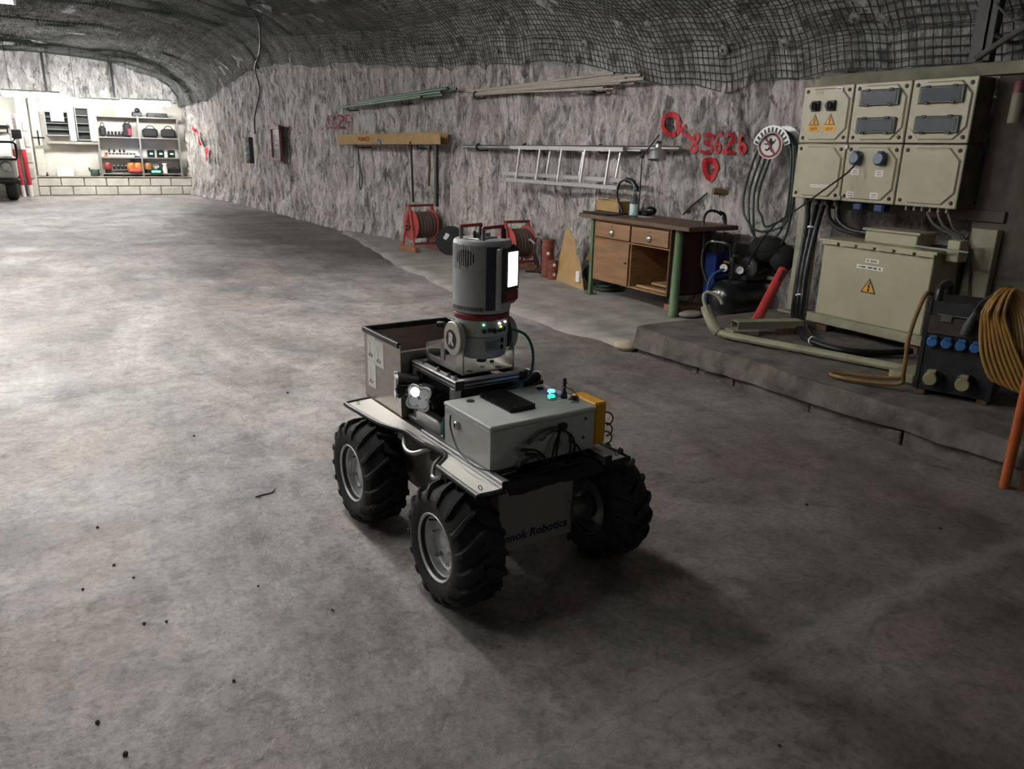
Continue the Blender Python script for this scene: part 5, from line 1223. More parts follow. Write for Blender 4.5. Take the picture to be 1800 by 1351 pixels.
prs = ['front pale rod of the rack, lowest', 'pale rod just above the lowest front one', 'pale rod reaching farthest to the right', 'pale rod ending short on the right below the others', 'thin dark-ended rod on top of the pale rods', 'pale rod slanting up to the roof net', 'pale rod lying at the back of the pale bundle', 'thick pale rod in the middle of the pale bundle', 'thin pale rod between the two hooks']
pe = [((4.76, 9.35, 2.05), (5.02, 6.7, 2.03)), ((4.78, 9.3, 2.07), (5.05, 6.45, 2.06)), ((4.80, 9.2, 2.07), (5.06, 6.12, 2.08)), ((4.77, 9.1, 2.06), (5.03, 6.55, 2.01)), ((4.80, 8.9, 2.10), (5.08, 6.2, 2.12)), ((4.78, 9.2, 2.09), (5.07, 6.6, 2.16)), ((4.83, 9.0, 2.08), (5.09, 6.3, 2.05)), ((4.79, 9.25, 2.085), (5.06, 6.4, 2.10)), ((4.80, 9.0, 2.05), (5.05, 6.9, 2.07))]
rods([(l, a, b, 0.008 + .004 * (i % 3)) for i, (l, (a, b)) in enumerate(zip(prs, pe))], PP, 'pale_rod', 'rod', 'pale rods on the wall hooks')
def hook(label, y, z, off=.12, s=1., drop=None):
    x = wall_x(y, z); t = thing('wall_hook', label, 'hook', (x, y, z), 0, 'iron wall hooks')
    part('hook', MB().tube([(x + .03, y, z), (x - off * .6, y, z - .012), (x - off, y, z - .008), (x - off - .03, y, z + .025 * s), (x - off - .015, y, z + .06 * s), (x - off + .02, y, z + .065 * s)], .010, 7, k=4), DGREY, t, w=True)
    return t
for lab, y, z in (('hook under the left end of the green tubes', 12.6, 1.965), ('hook around the middle of the green tubes', 10.9, 2.01), ('hook at the joint of green tubes and pale rods', 9.0, 2.02), ('hook around the right part of the pale rods', 6.95, 2.01), ('hook at the left end of the long box', 12.2, 1.40), ('hook at the right end of the long box', 10.45, 1.41), ('hook left of the ladder on the bare pipe', 9.0, 1.40), ('hook at the left end of the ladder', 8.05, 1.41), ('hook in the middle of the ladder', 6.85, 1.41)):
    hook(lab, y, z, .22 if 'box' in lab else .14)
lb = thing('long_carton', 'long open brown carton resting on two wall hooks', 'carton', (4.42, 11.3, 1.43))
c0 = Vector((4.27, 12.80, 1.425)); c1 = Vector((4.60, 9.78, 1.455)); dd = (c1 - c0).normalized(); nn_ = Vector((-dd.y, dd.x, 0)).normalized() * -1
nn_ = Vector((abs(nn_.x), abs(nn_.y), 0)) if True else nn_
R3 = AX(c0, dd, nn_)
L_ = (c1 - c0).length
for nm, lo, hi in (('bottom', (0, 0, 0), (L_, .2, .006)), ('front_wall', (0, 0, 0), (L_, .006, .155)), ('back_wall', (0, .194, 0), (L_, .2, .155)), ('end_wall', (0, 0, 0), (.006, .2, .155)), ('open_flap', (L_, .0, .0), (L_ + .12, .006, .13))):
    a = MB().b2(lo, hi); Mx = R3.copy(); z_ = Mx.col[2].xyz
    if z_.z < 0: a.v = [(v[0], v[1], -v[2]) for v in a.v]
    part(nm, a.xf(Mx), CARD, lb, w=True)
sc0 = c0 + dd * .75 + Vector((-.005, 0, .085))
for k_, w_ in enumerate((((0, -.03), (.03, .03), (.06, -.03), (.04, 0)), ((.08, .03), (.09, -.03), (.12, .02), (.13, -.03)), ((.15, .03), (.155, -.03)), ((.18, .03), (.22, .02), (.22, -.02), (.18, -.03), (.185, .03)))):
    part('red_scribble', MB().tube([tuple(sc0 + dd * (u * 1.6) + Vector((0, 0, v))) for u, v in w_], .006, 5, k=3), mat('red_marker', '#b0482e', .7), lb, w=True)
part('blue_rag', MB().sph(tuple(c0 + dd * 1.47 + Vector((-.01, 0, .03))), .035, 10, 7, (.5, 1, 1.2)), mat('pale_blue_rag', '#6f8fae', .8), lb, w=True)
part('torn_hole', MB().cyl(c0 + dd * 1.42 + Vector((-.004, 0, .05)), c0 + dd * 1.42 + Vector((.002, 0, .05)), .035, n=9), mat('dark_blue_hole', '#1d2733', .6), lb, w=True)
solo('hanging_rod', MB().cyl((4.56, 10.45, .66), (4.54, 10.45, 1.47), .016, n=8).sph((4.54, 10.45, 1.47), .028, 8, 6), DGREY, 'dark iron rod hanging from the hook at the right end of the carton', 'rod')
ht = thing('hanging_bar', 'dark square bar hanging right of the carton hook', 'bar', (4.66, 9.88, .64)); part('bar', MB().b2((-.02, -.03, 0), (.02, .03, .82), .003), DGREY, ht)
hw_ = thing('hanging_hammer', 'short brown hammer hanging beside the dark bar', 'hammer', (4.62, 10.05, .9)); part('stick', MB().tube([(0, 0, 0), (.01, -.01, .25), (0, -.02, .52)], .018, 8), RUST, hw_); part('head', MB().b2((-.02, -.06, .5), (.02, .02, .54), .004), DGREY, hw_)
solo('wire_loop', MB().tube([(4.36, 12.1, 1.40), (4.37, 12.14, 1.2), (4.37, 12.08, 1.0), (4.38, 12.16, .86), (4.38, 12.1, .75), (4.38, 12.02, .9), (4.37, 12.07, 1.15), (4.36, 12.1, 1.38)], .008, 6, k=5), DGREY, 'loop of dark wire hanging from the left end of the carton', 'wire')
# ladder in two sections and the pipe behind it
LAD = mat('ladder_aluminium', '#b9b9b6', .35, .55, var=.06)
def ladder(label, yA, yB, xA, xB, zt, zb, nr, shift):
    t = thing('ladder_section', label, 'ladder', ((xA + xB) / 2, (yA + yB) / 2, zb), 0, 'sections of the aluminium ladder')
    def pt(u, z, o=0): return Vector((xA + (xB - xA) * u - o, yA + (yB - yA) * u, z))
    d = (pt(1, 0) - pt(0, 0)).normalized(); nrm = Vector((d.y, -d.x, 0))
    for z, o in ((zt, 0), (zb, .05)):
        for nm, u0, u1 in (('stile', 0, 1),):
            a = MB(); p0, p1 = pt(u0, z, o), pt(u1, z, o); M4 = AX(p0, d, (0, 0, 1)); a.b2((0, -.022, -.012), ((p1 - p0).length, .022, .012), .003); part(nm, a.xf(M4), LAD, t, w=True)
    for k in range(nr):
        u = (k + .5) / nr; part('rung', MB().cyl(pt(u - shift, zt), pt(u + shift, zb, .05), .014, n=8), LAD, t, w=True)
ladder('front section of the aluminium ladder hung on the wall, lower rail nearer', 8.25, 6.35, 4.86, 5.05, 1.435, 1.065, 5, .0)
ladder('rear section of the aluminium ladder hung on the wall', 8.42, 6.15, 4.91, 5.11, 1.44, 1.135, 4, .0)
solo('long_bare_pipe', MB().cyl((4.80, 9.35, 1.43), (5.17, 5.66, 1.452), .026, n=12), STEEL, 'long bare pipe on hooks behind the ladder', 'pipe')
# painted survey marks on the rock
SPR = mat('red_spray_paint', '#b3202a', .6, var=.2, scale=14)
def stroke(mb, pts, w, closed=False):
    P2 = smooth_path([(p[0], p[1], 0) for p in pts], 5, closed)
    if closed: P2.append(P2[0])
    base = len(mb.v); K = 3
    for i, p in enumerate(P2):
        d = P2[min(i + 1, len(P2) - 1)] - P2[max(i - 1, 0)]; d = d.normalized() if d.length > 0 else Vector((1, 0, 0)); s = Vector((-d.y, d.x, 0))
        ww = w * (.85 + .3 * random.random())
        for k in range(K + 1):
            q = p + s * ww * (k / K - .5)
            e_ = .024 if q.x < 9 else .045
            xx = min(wall_x(q.x + dy_ * e_, q.y + dz_ * e_) for dy_ in (-1, 0, 1) for dz_ in (-1, 0, 1))
            mb.v.append((xx - (.006 if q.x < 9 else .055), q.x, q.y))
    for i in range(len(P2) - 1):
        for k in range(K): a = base + i * (K + 1) + k; mb.f.append((a, a + 1, a + K + 2, a + K + 1))
DIG = {'8': [[(.5, .5), (.1, .75), (.5, 1), (.9, .75), (.5, .5), (.05, .25), (.5, 0), (.95, .25), (.5, .5)]], '3': [[(.1, .9), (.5, 1), (.85, .75), (.4, .52), (.9, .25), (.5, 0), (.05, .1)]], '6': [[(.85, 1), (.3, .75), (.1, .3), (.5, 0), (.9, .25), (.55, .5), (.15, .3)]], '2': [[(.1, .8), (.5, 1), (.85, .75), (.5, .4), (.05, 0), (.5, .06), (.95, .02)]], '7': [[(.05, .95), (.95, 1), (.5, .5), (.35, 0)], [(.2, .42), (.55, .45), (.9, .46)]]}
def number(txt, y0, y1, z0, z1, w):
    mb = MB(); n = len(txt); cw = (y1 - y0) / n
    for i, ch in enumerate(txt):
        for s in DIG[ch]: stroke(mb, [(y0 + cw * (i + .1 + .78 * u), z0 + (z1 - z0) * v) for u, v in s], w)
    return mb
solo('painted_number', number('83626', 5.60, 5.01, 1.42, 1.585, .028), SPR, 'red spray-painted number 83626 on the rock above the desk', 'paint mark')
solo('painted_number', number('83627', 13.6, 12.75, 1.69, 1.89, .026), mat('dark_red_spray', '#86202c', .6, var=.2, scale=14), 'red spray-painted number 83627 below the green tubes', 'paint mark')
mb = MB(); stroke(mb, [(5.99, 1.67), (5.97, 1.74), (5.91, 1.76), (5.84, 1.72), (5.83, 1.64), (5.88, 1.585), (5.95, 1.59)], .05, True)
stroke(mb, [(5.84, 1.66), (5.76, 1.61), (5.68, 1.57), (5.60, 1.53)], .035); stroke(mb, [(5.80, 1.70), (5.79, 1.64), (5.80, 1.575)], .035); stroke(mb, [(5.70, 1.66), (5.76, 1.63), (5.80, 1.60)], .03)
solo('painted_ring', mb, SPR, 'red sprayed ring with an arrow around a survey pin', 'paint mark')
mb = MB(); stroke(mb, [(5.45, 1.28), (5.43, 1.34), (5.385, 1.355), (5.335, 1.32), (5.33, 1.25), (5.36, 1.20), (5.41, 1.19), (5.44, 1.23)], .05, True); solo('painted_oval', mb, SPR, 'red sprayed oval below the number on the rock', 'paint mark')
x_ = wall_x(5.91, 1.68); solo('survey_pin', MB().lathe([(0, 0), (.03, 0), (.028, .012), (.012, .018), (0, .03)], (x_ + .01, 5.91, 1.675), (-1, 0, 0), 16), CHROME, 'small bright survey pin inside the red ring', 'survey pin')
x_ = wall_x(5.39, 1.27); solo('survey_pin', MB().lathe([(0, 0), (.026, 0), (.024, .01), (.012, .016), (0, .024)], (x_ + .01, 5.39, 1.27), (-1, 0, 0), 16), mat('painted_pin', '#8c2a2c', .5), 'red painted pin inside the red oval', 'survey pin')
x_ = wall_x(5.22, 1.08); solo('wooden_peg', MB().cyl((x_ + .05, 5.20, 1.075), (x_ - .09, 5.25, 1.09), .03, n=12), mat('peg_wood', '#7b6142', .7, var=.2), 'brown wooden peg sticking out of the rock', 'peg')
mb = MB()
for pts, w in (([(22.7, 1.75), (22.6, 1.55), (22.5, 1.35)], .1), ([(23.2, 1.80), (23.0, 1.7), (22.9, 1.5)], .09)): stroke(mb, pts, w)
solo('painted_scrawl', mb, SPR, 'faded red scrawl on the rock right of the far shelf', 'paint mark')
mb = MB(); stroke(mb, [(22.15, 1.28), (22.12, 1.12), (22.08, .96)], .2); solo('painted_drop', mb, mat('bright_red_spray', '#c42226', .6), 'bright red sprayed drop on the rock near the far ledge', 'paint mark')
# thin cracks are rock; a dark rod leans on the rock right of the desk lamp
x_ = wall_x(5.55, .95); solo('thin_stick', MB().tube([(x_ - .03, 5.72, .84), (wall_x(5.6, .95) - .03, 5.6, .93), (wall_x(5.42, 1.06) - .03, 5.42, 1.06)], .008, 6), DGREY, 'thin dark stick leaning on the rock behind the desk', 'stick')
# prohibition sign, hose hanger and hoses
SG = thing('prohibition_sign', 'round red and white prohibition sign hung before the green hoses', 'sign', (5.20, 4.60, 1.38))
SD = Vector((-.97, -.24, .03)).normalized(); SF = AX((5.165, 4.60, 1.487), Vector((SD.y, -SD.x, 0)), (0, 0, 1))
if (SF.col[2].xyz).dot(SD) < 0: SF = AX((5.165, 4.60, 1.487), Vector((-SD.y, SD.x, 0)), (0, 0, 1))
circ = lambda r, n=40: [(r * math.cos(2 * PI * i / n), r * math.sin(2 * PI * i / n)) for i in range(n)]
part('disc', MB().prism(circ(.108), .003, SF), PAPER, SG, w=True)
a = MB(); n = 40
for r, z in ((.100, .0032), (.100, .0042), (.080, .0042), (.080, .0032)): a.v += [tuple(SF @ Vector((p[0], p[1], z))) for p in circ(r)]
for q in range(3):
    for i in range(n): j = (i + 1) % n; a.f.append((q * n + i, q * n + j, (q + 1) * n + j, (q + 1) * n + i))
SR = mat('sign_red', '#7d1a22', .45, var=.04)
part('red_ring', a, SR, SG, w=True)
fig = [(-.008, .052), (.012, .056), (.014, .038), (.03, .028), (.046, .05), (.052, .046), (.036, .014), (.022, .008), (.02, -.02), (.03, -.05), (.016, -.052), (.006, -.03), (-.02, -.046), (-.04, -.038), (-.038, -.028), (-.018, -.03), (-.004, -.012), (-.006, .012), (-.03, .0), (-.05, .008), (-.048, .018), (-.03, .012), (-.008, .034)]
part('running_figure', MB().prism(fig, .001, SF @ Matrix.Translation((0, 0, .0034))), INK, SG, w=True)
part('red_bar', MB().box((0, 0, 0), (.165, .018, .0012)).xf(SF @ Matrix.Translation((0, 0, .005)) @ Matrix.Rotation(-.95, 4, 'Z')), SR, SG, w=True)
HGm = mat('white_enamel_hanger', '#c9cac6', .3, .3)
hg = thing('hose_hanger', 'white pressed-steel hose hanger with slotted rim beside the switch boxes', 'hanger', (5.2, 4.52, 1.5))
hc = Vector((5.24, 4.55, 1.44))
for q, (xx, R_, nm) in enumerate(((5.12, .20, 'front_rim'), (5.27, .20, 'back_plate'))):
    a = MB(); n = 26
    for i in range(n + 1):
        t_ = math.radians(18 + 144 * i / n)
        for r in (R_, R_ * .70 if q == 0 else R_ * .3): a.v.append((xx, hc.y + r * math.cos(t_), hc.z + r * math.sin(t_)))
        for r in (R_ * .70 if q == 0 else R_ * .3, R_): a.v.append((xx + .006, hc.y + r * math.cos(t_), hc.z + r * math.sin(t_)))
    for i in range(n):
        for j in range(4): a.f.append((i * 4 + j, i * 4 + (j + 1) % 4, i * 4 + 4 + (j + 1) % 4, i * 4 + 4 + j))
    a.f += [(3, 2, 1, 0), (n * 4, n * 4 + 1, n * 4 + 2, n * 4 + 3)]
    pr = part(nm, a, HGm, hg, w=True)
    if q == 0:
        for i in range(11):
            t_ = math.radians(24 + 132 * i / 10); c_ = Vector((xx - .001, hc.y + .168 * math.cos(t_), hc.z + .168 * math.sin(t_)))
            part('slot', MB().box(c_, (.003, .018, .034), rotm(-(PI / 2 - t_))), DGREY, pr, w=True)
a = MB(); n = 16
for i in range(n + 1):
    t_ = math.radians(20 + 140 * i / n)
    for xx in (5.12, 5.29): a.v += [(xx, hc.y + .15 * math.cos(t_), hc.z + .15 * math.sin(t_)), (xx, hc.y + .144 * math.cos(t_), hc.z + .144 * math.sin(t_))]
for i in range(n):
    for j, k in ((0, 2), (2, 3), (3, 1), (1, 0)): a.f.append((i * 4 + j, i * 4 + k, i * 4 + 4 + k, i * 4 + 4 + j))
part('saddle', a, HGm, hg, w=True)
GH = mat('dark_green_hose', '#22352f', .45, var=.15)
gh = thing('green_hose', 'dark green hose hanging in long loops from the white hanger', 'hose', (5.2, 4.55, .75))
for k, (yl, yr, zb, xo) in enumerate(((4.80, 4.30, .80, 0), (4.76, 4.34, .73, .02), (4.72, 4.30, .66, .035), (4.68, 4.36, .84, .045))):
    part('loop', MB().tube([(5.16 + xo, 4.50, 1.60), (5.16 + xo, 4.64, 1.56), (5.16 + xo, yl - .07, 1.42), (5.17 + xo, yl + .02, 1.15), (5.16 + xo, yl + .01, .98), (5.15 + xo, yl - .05, zb + .08), (5.12 + xo, (yl + yr) / 2 + .03, zb), (5.12 + xo, yr + .06, zb + .05), (5.13 + xo, yr, .95), (5.14 + xo, yr + .01, 1.25), (5.15 + xo, yr + .06, 1.5)], .0095, 8, closed=True, k=6), GH, gh, w=True)
# cable coming down from the roof to a control strip, picture frame
cs = [(22.0, .5), (21.0, .7)]
pts = []
for y, t in ((9.5, 4.6), (11.5, 3.5), (13.5, 2.7), (15.2, 2.0), (16.6, 1.45), (17.5, 1.12)):
    X_, Z_ = rock_pt(np.array([y]), np.array([t]), .06); pts.append((float(X_[0]), y, float(Z_[0])))
for y, z in ((17.8, 2.5), (18.05, 2.0), (18.2, 1.62)): pts.append((wall_x(y, z) - .04, y, z))
solo('roof_cable', MB().tube(pts, .016, 7, k=6), CB, 'black cable running down the roof to the dark control strip', 'cable')
t = thing('control_strip', 'tall dark control strip on the rock at the end of the roof cable', 'control box', (4.07, 18.2, 1.0), math.radians(8))
part('case', MB().b2((-.05, -.10, 0), (.05, .12, .55), .01), mat('dark_greenish_case', '#2b302c', .6), t)
for k in range(4): part('outlet', MB().cyl((-.05, .04, .06 + k * .14), (-.10, .04, .06 + k * .14), .03, n=10), WHITE, t)
t = thing('framed_notice', 'dark notice in a dull red wooden frame on the rock wall', 'picture frame', (4.19, 16.28, 1.10), math.radians(-5))
FRM = mat('dull_red_frame', '#6b3334', .6, var=.15)
part('panel', MB().b2((-.02, -.46, .04), (.0, .46, .62)), mat('dark_notice', '#3a3b40', .3), t)
for lo, hi in (((-.05, -.52, 0), (.0, .52, .06)), ((-.05, -.52, .60), (.0, .52, .67)), ((-.05, -.52, 0), (.0, -.45, .66)), ((-.05, .45, 0), (.0, .52, .66))): part('frame_bar', MB().b2(lo, hi, .004), FRM, t)
part('peak', MB().prism([(-.3, 0), (.3, 0), (0, .06)], .03, AX((-.03, 0, .665), (0, -1, 0), (0, 0, 1))), FRM, t)
for k in range(4): part('print_line', MB().b2((-.022, -.3 + .05 * (k % 2), .5 - k * .09), (-.0195, .32 - .06 * (k % 3), .53 - k * .09)), mat('pale_print', '#85868a', .6), t)
SHM_ = mat('dull_plate_steel', '#7d7d7a', .75, .2)
# rock bolts with washers on the net
for k, (y, t_) in enumerate(((6.0, 1.42), (6.35, 1.12), (6.75, 1.22), (7.3, 1.10), (7.05, 1.30), (5.2, 1.28), (4.55, 1.32), (3.9, 1.48), (8.6, 1.16), (5.9, 1.65), (10.4, 1.5), (12.2, 1.7))):
    X_, Z_ = rock_pt(np.array([y]), np.array([t_]), .075, smooth=True); _, _, nx_, nz_, _, _ = rock(np.array([y]), np.array([t_]))
    nv = Vector((float(nx_[0]), 0, float(nz_[0])))
    c_ = Vector((float(X_[0]), y, float(Z_[0]))); q = thing('rock_bolt', 'round rock bolt plate holding the roof net', 'rock bolt', c_, 0, 'rock bolts in the roof net')
    part('plate', MB().lathe([(0, -.015), (.045, -.015), (.04, -.005), (.02, .005), (0, .005)], (0, 0, 0), nv, 16), SHM_, q); part('nut', MB().cyl(nv * 0., nv * .03, .014, n=6), SHM_, q)
# stones and a strap on the floor
STN = mat('dark_stone', '#36322f', .9, var=.3)
for k, (px_, py_, s) in enumerate(((.02, 3.05, .010), (.05, 2.72, .009), (.1, 2.6, .007), (-.05, 2.6, .008), (.1, 2.3, .009), (.16, 2.28, .008), (.28, 1.9, .008), (-.05, 1.9, .010), (.0, 1.75, .011), (.5, 3.9, .010), (.45, 2.35, .007), (.62, 2.1, .007), (1.4, 1.0, .007), (2.6, 1.9, .012), (2.9, 1.5, .01), (1.1, 4.4, .012))):
    solo('small_stone', MB().sph((px_, py_, s * .3), s * .6, 7, 5, (1, 1.3, .8)), STN, 'tiny dark stone lying loose on the concrete floor', 'stone', 'tiny stones on the floor')
solo('bent_strap', MB().tube([(.60, 3.03, .008), (.63, 3.05, .003), (.67, 3.055, .003), (.69, 3.075, .008)], .003, 6, k=4), BLACK, 'short bent black strap on the floor left of the robot', 'strap')
# ------------------------------------------------------------------ far shelf and what stands on it
SHM = mat('grey_angle_steel', '#8a8884', .5, .3)
FS = thing('steel_shelf', 'grey open steel shelf of two bays on the far block ledge', 'shelf', (2.48, FY + .2, .49))
ux = (1.485, 2.49, 3.48); SZs = (.56, .98, 1.50, 2.03)
for x in ux:
    for y in (FY + .06, FY + .40): P('upright', (x - .022, y - .02, .49), (x + .022, y + .02, 2.06), SHM, FS, .003)
for k, z in enumerate(SZs):
    for a, b in zip(ux[:-1], ux[1:]): P('shelf_board', (a, FY + .05, z - .02), (b, FY + .42, z + .012), SHM, FS, .003)
def it(name, label, cat_, x, z, dy=.2, group='things on the far shelf'): return thing(name, label, cat_, (x, FY + dy, z), 0, group)
def simple(name, label, cat_, mb, m, x, z, dy=.2, group='things on the far shelf'):
    t = it(name, label, cat_, x, z, dy, group); part('body', mb, m, t); return t
BAGM = mat('black_bag', '#1c1c20', .75, bump=.5, bscale=20)
t = simple('hard_hat', 'pale yellow helmet on top of the far shelf', 'helmet', MB().lathe([(.14, 0), (.15, .005), (.125, .03), (.115, .09), (.07, .14), (0, .155)], n=20), mat('pale_yellow', '#b5b07c', .4), 1.85, 2.043); part('peak', MB().b2((-.06, -.19, .0), (.06, -.1, .012), .004), mat('pale_yellow', '#b5b07c', .4), t)
t = simple('black_device', 'black apparatus on top of the far shelf over its middle upright', 'device', MB().b2((-.12, -.1, 0), (.12, .1, .12), .02), BLACK, 2.5, 2.043); part('head', MB().sph((.02, 0, .16), .07), BLACK, t)
t = simple('dark_case', 'flat dark case on top of the right bay of the far shelf', 'case', MB().b2((-.25, -.14, 0), (.25, .14, .11), .012), BLACK, 3.0, 2.043); part('handle', MB().tube([(-.06, -.14, .05), (-.05, -.17, .05), (.05, -.17, .05), (.06, -.14, .05)], .008, 6), STEEL, t)
for k, (x, w, hh, lab) in enumerate(((1.62, .16, .27, 'round black camera bag at the left end of the top bay'), (2.22, .20, .36, 'tall black rucksack in the left top bay'), (2.78, .38, .24, 'black tool bag left in the right top bay'), (3.24, .36, .24, 'black tool bag right in the right top bay'))):
    t = simple('black_bag', lab, 'bag', MB().b2((-w / 2, -.13, 0), (w / 2, .13, hh), .05), BAGM, x, 1.512); part('strap', MB().tube([(-w * .3, -.1, hh * .95), (-w * .15, -.12, hh + .06), (w * .15, -.12, hh + .06), (w * .3, -.1, hh * .95)], .012, 6, k=4), BAGM, t)
    if k == 1: part('red_pocket', MB().b2((.0, -.15, .04), (.10, -.12, .22), .02), mat('dark_red_pocket', '#7b2438', .6), t)
t = simple('black_radio_row', 'low row of black handsets in the left top bay', 'handsets', MB().b2((-.22, -.08, 0), (.22, .08, .06), .01), BLACK, 1.92, 1.512)
for k in range(5): part('handset', MB().b2((-.19 + k * .085, -.05, .06), (-.13 + k * .085, .05, .14), .01), BLACK, t)
for k, (x, lab) in enumerate(((1.72, 'first'), (1.84, 'second'), (1.98, 'third'), (2.08, 'fourth'))):
    t = simple('small_gauge', 'small dark instrument standing in the left middle bay, %s from the left' % lab, 'instrument', MB().b2((-.025, -.03, 0), (.025, .03, .05), .006), BLACK, x, .992 + .12); part('knob', MB().sph((0, 0, .065), .022, 8, 6), BLACK, t)
t = simple('instrument_strip', 'long low instrument rail in the left middle bay', 'rail', MB().b2((-.40, -.05, .06), (.42, .05, .115), .008), mat('grey_strip', '#8f8c86', .5), 2.0, .992)
for k in range(9): part('knob', MB().cyl((-.36 + k * .085, -.05, .088), (-.36 + k * .085, -.075, .088), .02, n=8), BLACK, t)
part('foot', MB().b2((-.4, -.04, 0), (-.36, .04, .06)), DGREY, t); part('foot', MB().b2((.38, -.04, 0), (.42, .04, .06)), DGREY, t)
simple('orange_tin', 'small orange tin at the left end of the middle bay', 'tin', MB().cyl((0, 0, 0), (0, 0, .06), .04, n=12), mat('orange_tin', '#a06a3c', .5), 1.62, .992, .1)
t = simple('blue_lamp', 'small lamp glowing blue beside the middle upright of the far shelf', 'lamp', MB().b2((-.06, -.04, 0), (.06, .04, .04), .006), BLACK, 2.38, .992, .1); part('bulb', MB().sph((.02, -.03, .075), .042, 10, 8), mat('blue_glow', (.1, .25, 1), .3, emit=4., ecol=(.1, .28, 1.)), t)
for k, (x, lab) in enumerate(((2.74, 'left'), (2.98, 'middle'), (3.26, 'right'))):
    t = simple('charger', '%s charger with a green light in the right middle bay' % lab, 'charger', MB().b2((-.09, -.07, 0), (.09, .07, .20), .015), BLACK, x, .992, .15)
    part('green_light', MB().b2((-.03, -.08, .085), (.035, -.068, .115)), mat('green_glow', (.1, 1, .45), .3, emit=6., ecol=(.1, 1., .45)), t)
simple('white_tag', 'small white flask between the chargers in the right middle bay', 'flask', MB().lathe([(0, 0), (.025, 0), (.025, .1), (.012, .13), (0, .13)], n=10), WHITE, 3.12, .992, .05)
LMPS = [(1.64, .10, '#7e2b28', 'dark red signal lamp at the left end of the bottom bay'), (2.22, .12, '#a8602a', 'orange signal lamp left of the middle upright'), (2.39, .12, '#b06a2c', 'orange signal lamp against the middle upright'), (2.64, .11, '#8f6234', 'brownish signal lamp right of the middle upright')]
for x, r, c_, lab in LMPS:
    m_ = mat('lamp_' + c_[1:], c_, .35)
    t = simple('signal_lamp', lab, 'lamp', MB().cyl((0, 0, 0), (0, 0, .10), r * .75, n=14), BLACK, x, .572, .18); part('dome', MB().lathe([(r, .1), (r, .2), (r * .7, .27), (0, .29)], n=16), m_, t)
t = simple('red_cloth', 'red cloth in front of the orange lamps on the bottom shelf', 'cloth', MB().sph((0, 0, .06), .1, 12, 8, (1.8, .7, .6)), mat('red_cloth', '#a8403c', .8), 2.3, .572, .06)
t = simple('silver_lamp', 'silver lamp with round reflector in the right bottom bay', 'lamp', MB().cyl((0, 0, 0), (0, 0, .1), .04, n=12), DGREY, 2.82, .572, .15); part('reflector', MB().lathe([(0, 0), (.06, .02), (.085, .06), (.08, .06), (0, .02)], (0, 0, .18), (0, -1, .1), 18), CHROME, t)
t = simple('white_sprayer', 'white spray bottle in the right bottom bay', 'bottle', MB().lathe([(0, 0), (.06, 0), (.06, .16), (.02, .22), (0, .22)], n=14), WHITE, 3.06, .572, .15); part('trigger', MB().b2((-.06, -.02, .22), (.05, .02, .27), .008), WHITE, t)
t = simple('lit_meter', 'low black meter with a green lit display in the right bottom bay', 'meter', MB().b2((-.16, -.07, 0), (.14, .07, .10), .01), BLACK, 2.82, .572, .08)
part('display', MB().b2((-.12, -.075, .03), (.10, -.069, .07)), mat('green_display', (.05, 1, .5), .3, emit=3., ecol=(.05, 1, .5)), t)
for k, x in enumerate((1.80, 1.90, 2.0, 2.08)):
    t = simple('dark_vial', 'dark vial standing in the left bottom bay, %s from the left' % ('first', 'second', 'third', 'fourth')[k], 'vial', MB().lathe([(0, 0), (.028, 0), (.028, .07), (.012, .09), (0, .09)], n=10), BLACK, x, .572 + .1, .2); part('stopper', MB().cyl((0, 0, .085), (0, 0, .11), .014, n=8), WHITE, t)
t = simple('low_tray', 'low grey tray under the vials in the left bottom bay', 'tray', MB().b2((-.22, -.09, 0), (.22, .09, .02), .004), STEEL, 1.93, .572, .2); part('rack_bar', MB().b2((-.22, -.03, .07), (.22, .03, .1), .004), STEEL, t); part('leg', MB().b2((-.22, -.03, .0), (-.2, .03, .1)), STEEL, t); part('leg', MB().b2((.2, -.03, .0), (.22, .03, .1)), STEEL, t)
t = simple('black_toolbox', 'flat black toolbox at the right end of the bottom shelf', 'toolbox', MB().b2((-.14, -.1, 0), (.14, .1, .12), .012), BLACK, 3.30, .572); part('handle', MB().tube([(-.06, 0, .12), (-.05, 0, .15), (.05, 0, .15), (.06, 0, .12)], .008, 6), DGREY, t)
# wall cabinets with open pale doors
for (x0, x1, z0, z1, lab) in ((.32, .86, 1.50, 2.10, 'dark open wall cabinet, the left one, with a paper sheet'), (1.02, 1.34, 1.40, 2.22, 'dark open wall cabinet with pale doors beside the shelf')):
    t = thing('wall_cabinet', lab, 'cabinet', ((x0 + x1) / 2, FY + .35, z0)); xm = (x0 + x1) / 2
    DK = mat('dark_cabinet_inside', '#2e3230', .6)
    part('back', MB().b2((x0, FY + .41, z0), (x1, FY + .44, z1)), DK, t, w=True)
    for lo, hi in (((x0, FY + .2, z0), (x0 + .02, FY + .43, z1)), ((x1 - .02, FY + .2, z0), (x1, FY + .43, z1)), ((x0, FY + .2, z1 - .02), (x1, FY + .43, z1)), ((x0, FY + .2, z0), (x1, FY + .43, z0 + .02))): part('carcass_board', MB().b2(lo, hi), mat('pale_cabinet_edge', '#9fa39c', .5), t, w=True)
    for k in range(3): part('inner_shelf', MB().b2((x0 + .02, FY + .26, z0 + (k + 1) * (z1 - z0) / 4), (x1 - .02, FY + .42, z0 + (k + 1) * (z1 - z0) / 4 + .02)), mat('grey_inner_shelf', '#6e726c', .6), t, w=True)
    if x0 > 1:
        for xx, s in ((x0 - .10, 1), (x1 + .06, 1)): part('door', MB().b2((xx - .07, FY + .12, z0 - .02), (xx + .07, FY + .14, z1 + .02), .003), mat('pale_blue_door', '#b4bab8', .5), t, w=True)
    else: part('paper_sheet', MB().b2((.46, FY + .185, 1.86), (.76, FY + .19, 2.16)), PAPER, t, w=True)
